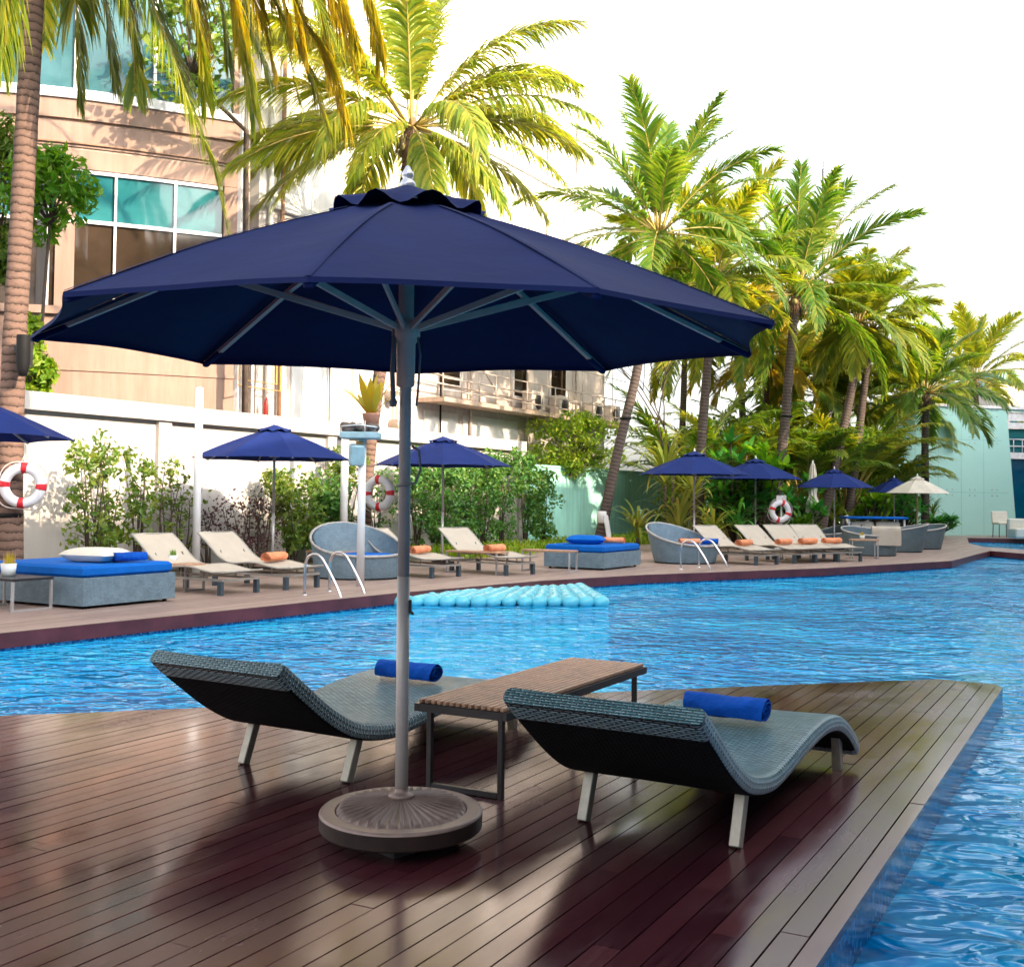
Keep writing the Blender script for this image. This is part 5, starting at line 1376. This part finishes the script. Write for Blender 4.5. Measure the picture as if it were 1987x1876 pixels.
# white service building behind the wall
S0 = Vector((-6.25, 27.5, 0))
sb = empty('service_building', S0); tag(sb, 'long white service building with galleries and pipes behind the garden wall', 'building')
def spx(px):
    m = (px - CX) / F; return (m * S0.y - S0.x) / (UB.x - m * UB.y)
def sbox(mb, t0, t1, o0, o1, z0, z1):
    P = lambda t, o, z: UB * t + NB * o + Vector((0, 0, z))
    mb.add([P(t0, o0, z0), P(t1, o0, z0), P(t1, o1, z0), P(t0, o1, z0), P(t0, o0, z1), P(t1, o0, z1), P(t1, o1, z1), P(t0, o1, z1)], [(0, 1, 2, 3), (7, 6, 5, 4), (0, 4, 5, 1), (1, 5, 6, 2), (2, 6, 7, 3), (3, 7, 4, 0)], False)
def spart(name, m, *bx, par=None):
    b = MB()
    for q in bx: sbox(b, *q)
    return b.build(name, m, par or sb)
TE = spx(1172)
M_upw = stucco('washed_out_white', (.80, .77, .74), .04, .08)  # paler copy of the stucco, washed-out sunlight put into the colour
spart('wall', M_serv, (0, TE, -9, 0, -.1, 8.6)); spart('upper_wall', M_upw, (0, TE, -9, .001, 8.601, 17.6))
for z in (8.6, 12.9):
    spart('cornice', M_upw, (0.2, TE, .001, .14, z, z + .25))
for t, z, w, h in ((2.2, 5.2, 1.1, 1.6), (5.0, 9.4, 1.0, 1.5), (8.2, 5.0, 1.2, 1.8), (10.2, 9.4, 1.0, 1.6), (13.0, 5.0, 1.0, 1.7), (15.8, 5.0, 1.2, 1.7), (16.8, 9.6, 1.2, 1.7), (17.4, 13.9, .9, 1.8), (13.4, 13.9, .9, 1.7), (8.6, 13.9, .9, 1.7), (TE - 2.2, 14.0, .8, 2.2)):
    w_ = spart('window', M_fr, (t - .06, t + w + .06, .002, .05, z - .06, z + h + .06)); spart('pane', M_glo if z < 9 else M_pale, (t, t + w, .03, .055, z, z + h), par=w_)
for (t0, t1, z) in ((7.0, TE, 4.30), (11.0, TE, 8.95)):
    spart('gallery', M_slab, (t0, t1, .002, 1.0, z, z + .13))
    r = MB()
    P = lambda t, o, z: UB * t + NB * o + Vector((0, 0, z))
    for zz in (.35, .7, 1.05): r.tube([P(t0, .95, z + zz), P(t1, .95, z + zz)], .022, 6)
    k = t0
    while k <= t1: r.tube([P(k, .95, z + .13), P(k, .95, z + 1.06)], .02, 6); k += 1.05
    for k in range(5): a = t0 + (t1 - t0) * (k + .5) / 5; r.tube([P(a, .95, z + .2), P(a, .95, z + 2.6)], .018, 5)
    for zz in (1.9, 2.6): r.tube([P(t0, .95, z + zz), P(t1, .95, z + zz * .97)], .018, 5)
    r.build('railing', M_pipe, sb)
for i, (px, z0, z1, r_, m) in enumerate([(462, 0, 17, .05, M_pipe), (478, 0, 6, .04, M_panelw), (508, 0, 12, .06, M_panelw), (531, 0, 13, .055, M_pipeb), (629, 0, 9, .022, M_pipeb), (760, 0, 10, .025, M_pipe), (846, 3.3, 9, .03, M_black), (905, 0, 12, .05, M_pipe), (1015, 0, 12, .05, M_pipe), (1082, 2, 12, .03, M_pipeb), (1110, 0, 17, .045, M_pipe), (1050, 8, 17, .03, M_pipeb)]):
    t = spx(px); b = MB(); q = UB * t + NB * .14; b.tube([q + Vector((0, 0, z0)), q + Vector((0, 0, z1))], r_, 8); b.build('pipe', m, sb)
b = MB()
for (a, c) in ((442, 523), (455, 515)):
    t0, t1 = spx(a), spx(c); zt = 6.0; zb = 4.05 if a == 442 else 4.2
    b.tube([UB*t0 + NB*.3 + Vector((0,0,zt)), UB*t0 + NB*.3 + Vector((0,0,zb)), UB*t1 + NB*.3 + Vector((0,0,zb)), UB*t1 + NB*.3 + Vector((0,0,zt))], .022, 6)
b.build('pipe_loop', M_pipey, sb)
b = MB(); t = spx(495); b.tube([UB*t + NB*.32 + Vector((0,0,2.9)), UB*t + NB*.32 + Vector((0,0,3.72)), UB*t + NB*.32 + Vector((0,0,3.85))], [.055, .055, .02], 10); b.build('red_pipe', M_red, sb)
for (a, c, z0, z1) in ((560, 655, 3.4, 6.0), (820, 885, 2.6, 4.1), (895, 1000, 2.6, 4.1), (680, 740, 3.3, 5.0)):
    spart('metal_panel', M_panelw, (spx(a), spx(c), .004, .06, z0, z1))
b = MB()
for z in (4.9, 5.15, 7.2): b.tube([UB*spx(790) + NB*.5 + Vector((0,0,z)), UB*spx(1100) + NB*.5 + Vector((0,0,z - .15))], .03, 6)
b.tube([UB*spx(850) + NB*.55 + Vector((0,0,6.8)), UB*spx(930) + NB*.55 + Vector((0,0,5.0))], .025, 6)
b.build('pipe_run', M_pipe, sb)
nac = 0
for px, z, o_, lab in ((1012, 4.44, .45, 'left on lower gallery'), (1065, 4.44, .45, 'second from left, lower gallery'), (1132, 4.44, .45, 'third on lower gallery, before a doorway'), (1165, 4.44, .45, 'rightmost on the lower gallery'), (1120, 9.09, .45, 'right on the upper gallery'), (1040, 9.09, .45, 'left on the upper gallery')):
    root = empty('air_conditioner', S0 + UB * spx(px) + NB * o_ + Vector((0, 0, z)), R(90 - 28.8 - 90)); tag(root, 'beige air conditioner box on the service building, ' + lab, 'air conditioner', 'air conditioners on the service building')
    b = MB(); b.box((0, 0, .38), (.4, .95, .72), None, .02); b.build('casing', M_ac, root)
    b = MB(); b.lathe([(.001, .0), (.28, 0), (.28, .02), (.26, .03), (.001, .03)], 20); b.v = [(.2 + z, y, .38 + x) for x, y, z in b.v]; b.build('fan_grille', M_darkm, root)
for i, (px, z, l) in enumerate(((757, 3.55, 'lower'), (748, 4.35, 'upper'))):
    root = empty('vent_pipe', S0 + UB * spx(px) + NB * .02 + Vector((0, 0, z)), R(-28.8)); tag(root, l + ' of the two round vent pipes by the yellow leaved pot', 'vent', None)
    b = MB(); b.lathe([(.001, .0), (.15, 0), (.15, .3), (.17, .32), (.17, .36), (.13, .36), (.13, .1), (.001, .1)], 20); b.v = [(z_, y, -x) for x, y, z_ in b.v]; b.build('duct', M_pipe, root)
    b = MB(); b.lathe([(.001, .2), (.129, .2)], 20); b.v = [(z_, y, -x) for x, y, z_ in b.v]; b.build('mouth', M_black, root)

# glass walled pavilion at right
A0 = Vector((16.93, 50.42, 0)); GD = (Vector((23.36, 52.54, 0)) - A0).normalized(); GN = Vector((GD.y, -GD.x, 0))
gb = empty('glass_pavilion', A0); tag(gb, 'pavilion with a pale teal glass wall and a slanted window edge at right', 'building')
def gp(px, py):
    r = ray(px, py); c = Vector((0, 0, HC)); t = (A0 - c).dot(GN) / r.dot(GN); q = c + r * t - A0; return q.dot(GD), q.z
x0, zb = gp(1730, 1039); xs, zt = gp(1730, 784); zt = 5.95
xa, za = gp(1954, 799); xb, zb2 = gp(1973.5, 1038)
def gpoly(mb, pts, o0, o1):
    n = len(pts); vs = [GD * x + GN * o0 + Vector((0, 0, z)) for x, z in pts] + [GD * x + GN * o1 + Vector((0, 0, z)) for x, z in pts]
    mb.add(vs, [tuple(range(n - 1, -1, -1)), tuple(range(n, 2*n))] + [(i, (i+1) % n, n + (i+1) % n, n + i) for i in range(n)], False)
def gpart(name, m, *ps, par=None):
    b = MB()
    for p in ps: gpoly(b, *p)
    return b.build(name, m, par or gb)
gpart('glass_wall', M_tealg, ([(x0, -.05), (xb, -.05), (xa, za), (xa + .0, zt - .12), (x0, zt - .12)], -.3, 0), ([(xa + .001, za + .001), (xa + 14, za + .001), (xa + 14, zt - .12), (xa + .001, zt - .12)], -.3, 0))
gpart('coping', M_fr, ([(x0 - .1, zt - .118), (xa + 14, zt - .118), (xa + 14, zt), (x0 - .1, zt)], -.5, .08))
sv_ = MB(); sa = GD * x0 - GN * .302; sb_ = sa + Vector((4.2, 9.5, 0)); sv_.add([sa + Vector((0, 0, -.05)), sb_ + Vector((0, 0, -.05)), sb_ + Vector((0, 0, zt - .13)), sa + Vector((0, 0, zt - .13))], [(0, 1, 2, 3)], False); sv_.build('side_wall', M_tealg, gb)
jt = []
for z in (1.95, 4.35): jt.append(([(x0, z), (xa - .3 + (.0 if z > 3 else .35), z), (xa - .3 + (.0 if z > 3 else .35), z + .012), (x0, z + .012)], .001, .004))
for k in range(1, 5): jt.append(([(x0 + 1.25 * k, 0), (x0 + 1.25 * k + .012, 0), (x0 + 1.25 * k + .012, zt - .13), (x0 + 1.25 * k, zt - .13)], .0012, .0035))
gpart('panel_joint', plain('panel_joint', (.22, .40, .37), .6), *jt)
b = MB()
for k in range(0, 5):
    for z in (1.95, 4.35, 5.6):
        for dx in (-.14, .15):
            for dz in (-.13, .14):
                q = GD * (x0 + .01 + 1.25 * k + dx + .6) + GN * .0 + Vector((0, 0, z + dz)); b.sphere(q, .03, 6, 4)
b.build('fixing_bolt', M_alug, gb)
wn = gpart('window', M_fr, ([(xa + .12, za - .02), (xa + 14, za - .02), (xa + 14, za - .40), (xa + .15, za - .40)], -.22, -.08), ([(xa + .13, za - .48), (xa + 14, za - .48), (xa + 14, za - .75), (xa + .17, za - .75)], -.22, -.1))
zm = gp(1975, 878)[1]; zm2 = gp(1975, 890)[1]
gpart('pane', M_gtr, ([(xa + .1, za - .76), (xa + 14, za - .76), (xa + 14, zm), (xa + .28, zm)], -.4, -.25), par=wn)
gpart('pane', M_gbl, ([(xa + .3, zm2), (xa + 14, zm2), (xa + 14, 0), (xb + .02, 0)], -.4, -.25), par=wn)
gpart('floor_band', M_fr, ([(xa + .29, zm + .001), (xa + 14, zm + .001), (xa + 14, zm2 - .001), (xa + .31, zm2 - .001)], -.45, -.12), par=wn)
b = MB(); zr = zm + .62
for zz in (zm + .3, zr): b.tube([GD * (xa + .3) + GN * -.2 + Vector((0, 0, zz)), GD * (xa + 14) + GN * -.2 + Vector((0, 0, zz))], .03, 6)
for k in range(6): b.tube([GD * (xa + .55 + k * .5) + GN * -.2 + Vector((0, 0, zm)), GD * (xa + .55 + k * .5) + GN * -.2 + Vector((0, 0, zr))], .02, 6)
b.build('railing', M_fr, wn)

# white chairs by the pavilion
def white_chair(loc, rz, label):
    r = empty('white_chair', loc, rz); tag(r, label, 'chair')
    b = MB(); b.box((0, 0, .62), (.72, .62, .1), None, .03); b.build('seat', M_whitec, r)
    b = MB(); b.box((0, .28, .88), (.74, .1, .5), Matrix.Rotation(R(-8), 3, 'X'), .03); b.build('backrest', M_whitec, r)
    for x in (-.3, .3):
        for y in (-.25, .25): b = MB(); b.tube([(x * 1.05, y * 1.05, 0), (x, y, .58)], .02, 6); b.build('leg', M_darkm, r)
    return r
white_chair(G(1946, 1042.5), R(6), 'white chair on thin dark legs in front of the pale teal glass wall')
r = empty('white_sofa', G(1988, 1046)); tag(r, 'low white sofa cut off by the right picture edge', 'sofa')
b = MB(); b.box((.2, 0, .25), (1.5, .9, .4), None, .05); b.build('seat', M_whitec, r); b = MB(); b.box((.2, .35, .6), (1.5, .22, .5), None, .05); b.build('backrest', M_whitec, r)

# horn speaker on the slender palm
root = empty('palm_speaker', D(1791, 903, 46.7)); tag(root, 'teal horn speaker on the slender palm before the glass wall', 'speaker')
b = MB(); b.tube([(-.28, 0, -.35), (-.22, 0, -.1), (-.14, 0, .1), (-.18, 0, .3)], [.10, .12, .08, .13], 10); b.build('horn', plain('dark_teal_plastic', (.01, .10, .11), .4), root)
b = MB(); b.tube([(-.14, 0, .12), (.1, 0, .14)], .03, 6); b.build('bracket', M_black, root)

# far buildings
tw = empty('tower', flat(1612, 150)); tag(tw, 'pale slender tower with antennas rising behind the palms', 'tower')
b = MB(); b.box((0, 0, 23), (2.0, 2, 46)); b.box((-1.1, -.9, 23.5), (.4, .3, 46)); b.build('shaft', plain('tower_grey', (.27, .25, .26), .7, 0, .15, .2), tw)
b = MB(); rg = random.Random(3)
for k in range(7): z = 33 + k * 1.6; b.tube([(.9, -1, z - .8), (2.9 - .15 * k % 1, -1, z + 1.1)], .06, 5)
b.tube([(2.9, -1, 40), (2.9, -1, 46)], .05, 5); b.tube([(-1, -1.1, 36), (1.2, -1.1, 36.4)], .25, 6); b.build('antenna', M_pipe, tw)
ob = empty('office_block', flat(2010, 80)); tag(ob, 'pale block with a teal roof band at the right picture edge behind the palms', 'building')
b = MB(); b.box((3.5, 4, 5), (12, 8, 10)); b.build('wall', M_serv, ob); b = MB(); b.box((3.5, 4, 10.4), (12.4, 8.4, .8)); b.build('roof', M_teal, ob)
for k in range(4): b = MB(); b.box((-1.2 + 2.4 * k, -.03, 7.6), (1.2, .1, 1.4)); b.build('window', M_gup, ob)

# unseen wing across the pool, added outside the picture to shade pool and deck
hb = empty('added_shade_wing', NB * 8.5); tag(hb, 'long cream wing added unseen across the pool to cast shade, outside the picture to the right', 'building')
P = lambda t, o, z: UB * t + NB * o + Vector((0, 0, z))
HT = 14.4
def hbox(mb, t0, t1, o0, o1, z0, z1):
    mb.add([P(t0, o0, z0), P(t1, o0, z0), P(t1, o1, z0), P(t0, o1, z0), P(t0, o0, z1), P(t1, o0, z1), P(t1, o1, z1), P(t0, o1, z1)], [(0, 1, 2, 3), (7, 6, 5, 4), (0, 4, 5, 1), (1, 5, 6, 2), (2, 6, 7, 3), (3, 7, 4, 0)], False)
b = MB(); hbox(b, -45, 27, .5, 13, -1.6, HT); hbox(b, 27.01, 33, .5, 13, -1.6, HT + 1.0); hbox(b, 33.01, 45.5, .5, 13, -1.6, HT - 2.0); hbox(b, 45.51, 70, .5, 13, -1.6, HT + .1); b.build('wall', M_shadewing, hb)  # heights of the added blocks stepped to shape their shade
b = MB()
for z in (3.4, 6.8, 10.2): hbox(b, -45, 70, -.6, .498, z, z + .25)
b.build('balcony', M_serv, hb)
b = MB()
for z in (.3, 4.1, 7.5, 10.9):
    for k in range(28): hbox(b, -43 + 4 * k, -40.4 + 4 * k, .44, .52, z, z + 2.3)
b.build('window', M_gup, hb)

# ------------------------------------------------------------------ daylight
SUN_EL, SUN_AZ = 27.0, math.atan2(.80, -.60)       # azimuth from +Y towards +X
sd = Vector((math.sin(SUN_AZ) * math.cos(R(SUN_EL)), math.cos(SUN_AZ) * math.cos(R(SUN_EL)), math.sin(R(SUN_EL))))
sl = bpy.data.lights.new('sun', 'SUN'); sl.energy = 2.5; sl.angle = R(.6); sl.color = (1.0, .78, .55)
so = bpy.data.objects.new('sun', sl); COL.objects.link(so); so.rotation_euler = sd.to_track_quat('Z', 'Y').to_euler()
w = bpy.data.worlds.new('World'); C.world = w; w.use_nodes = True; nt = w.node_tree; nt.nodes.clear()
sk = nt.nodes.new('ShaderNodeTexSky'); sk.sky_type = 'NISHITA'; sk.sun_disc = False
sk.sun_elevation = R(SUN_EL); sk.sun_rotation = SUN_AZ; sk.air_density = 1.2; sk.dust_density = 4.0; sk.ozone_density = 1.0
hs = nt.nodes.new('ShaderNodeHueSaturation'); hs.inputs['Saturation'].default_value = .30; hs.inputs['Value'].default_value = 1.0
bgd = nt.nodes.new('ShaderNodeBackground'); bgd.inputs['Strength'].default_value = .15
ow = nt.nodes.new('ShaderNodeOutputWorld')
nt.links.new(sk.outputs[0], hs.inputs['Color']); nt.links.new(hs.outputs[0], bgd.inputs[0]); nt.links.new(bgd.outputs[0], ow.inputs[0])

C.view_settings.view_transform = 'Standard'; C.view_settings.look = 'None'; C.view_settings.gamma = 1.0; C.view_settings.exposure = 2.05
C.render.engine = 'CYCLES'
C.cycles.max_bounces = 7; C.cycles.diffuse_bounces = 3; C.cycles.glossy_bounces = 4; C.cycles.transmission_bounces = 4; C.cycles.transparent_max_bounces = 6
C.cycles.sample_clamp_indirect = 6; C.cycles.caustics_reflective = False; C.cycles.caustics_refractive = False
C.cycles.use_denoising = True
C.render.resolution_x = 1024; C.render.resolution_y = 966
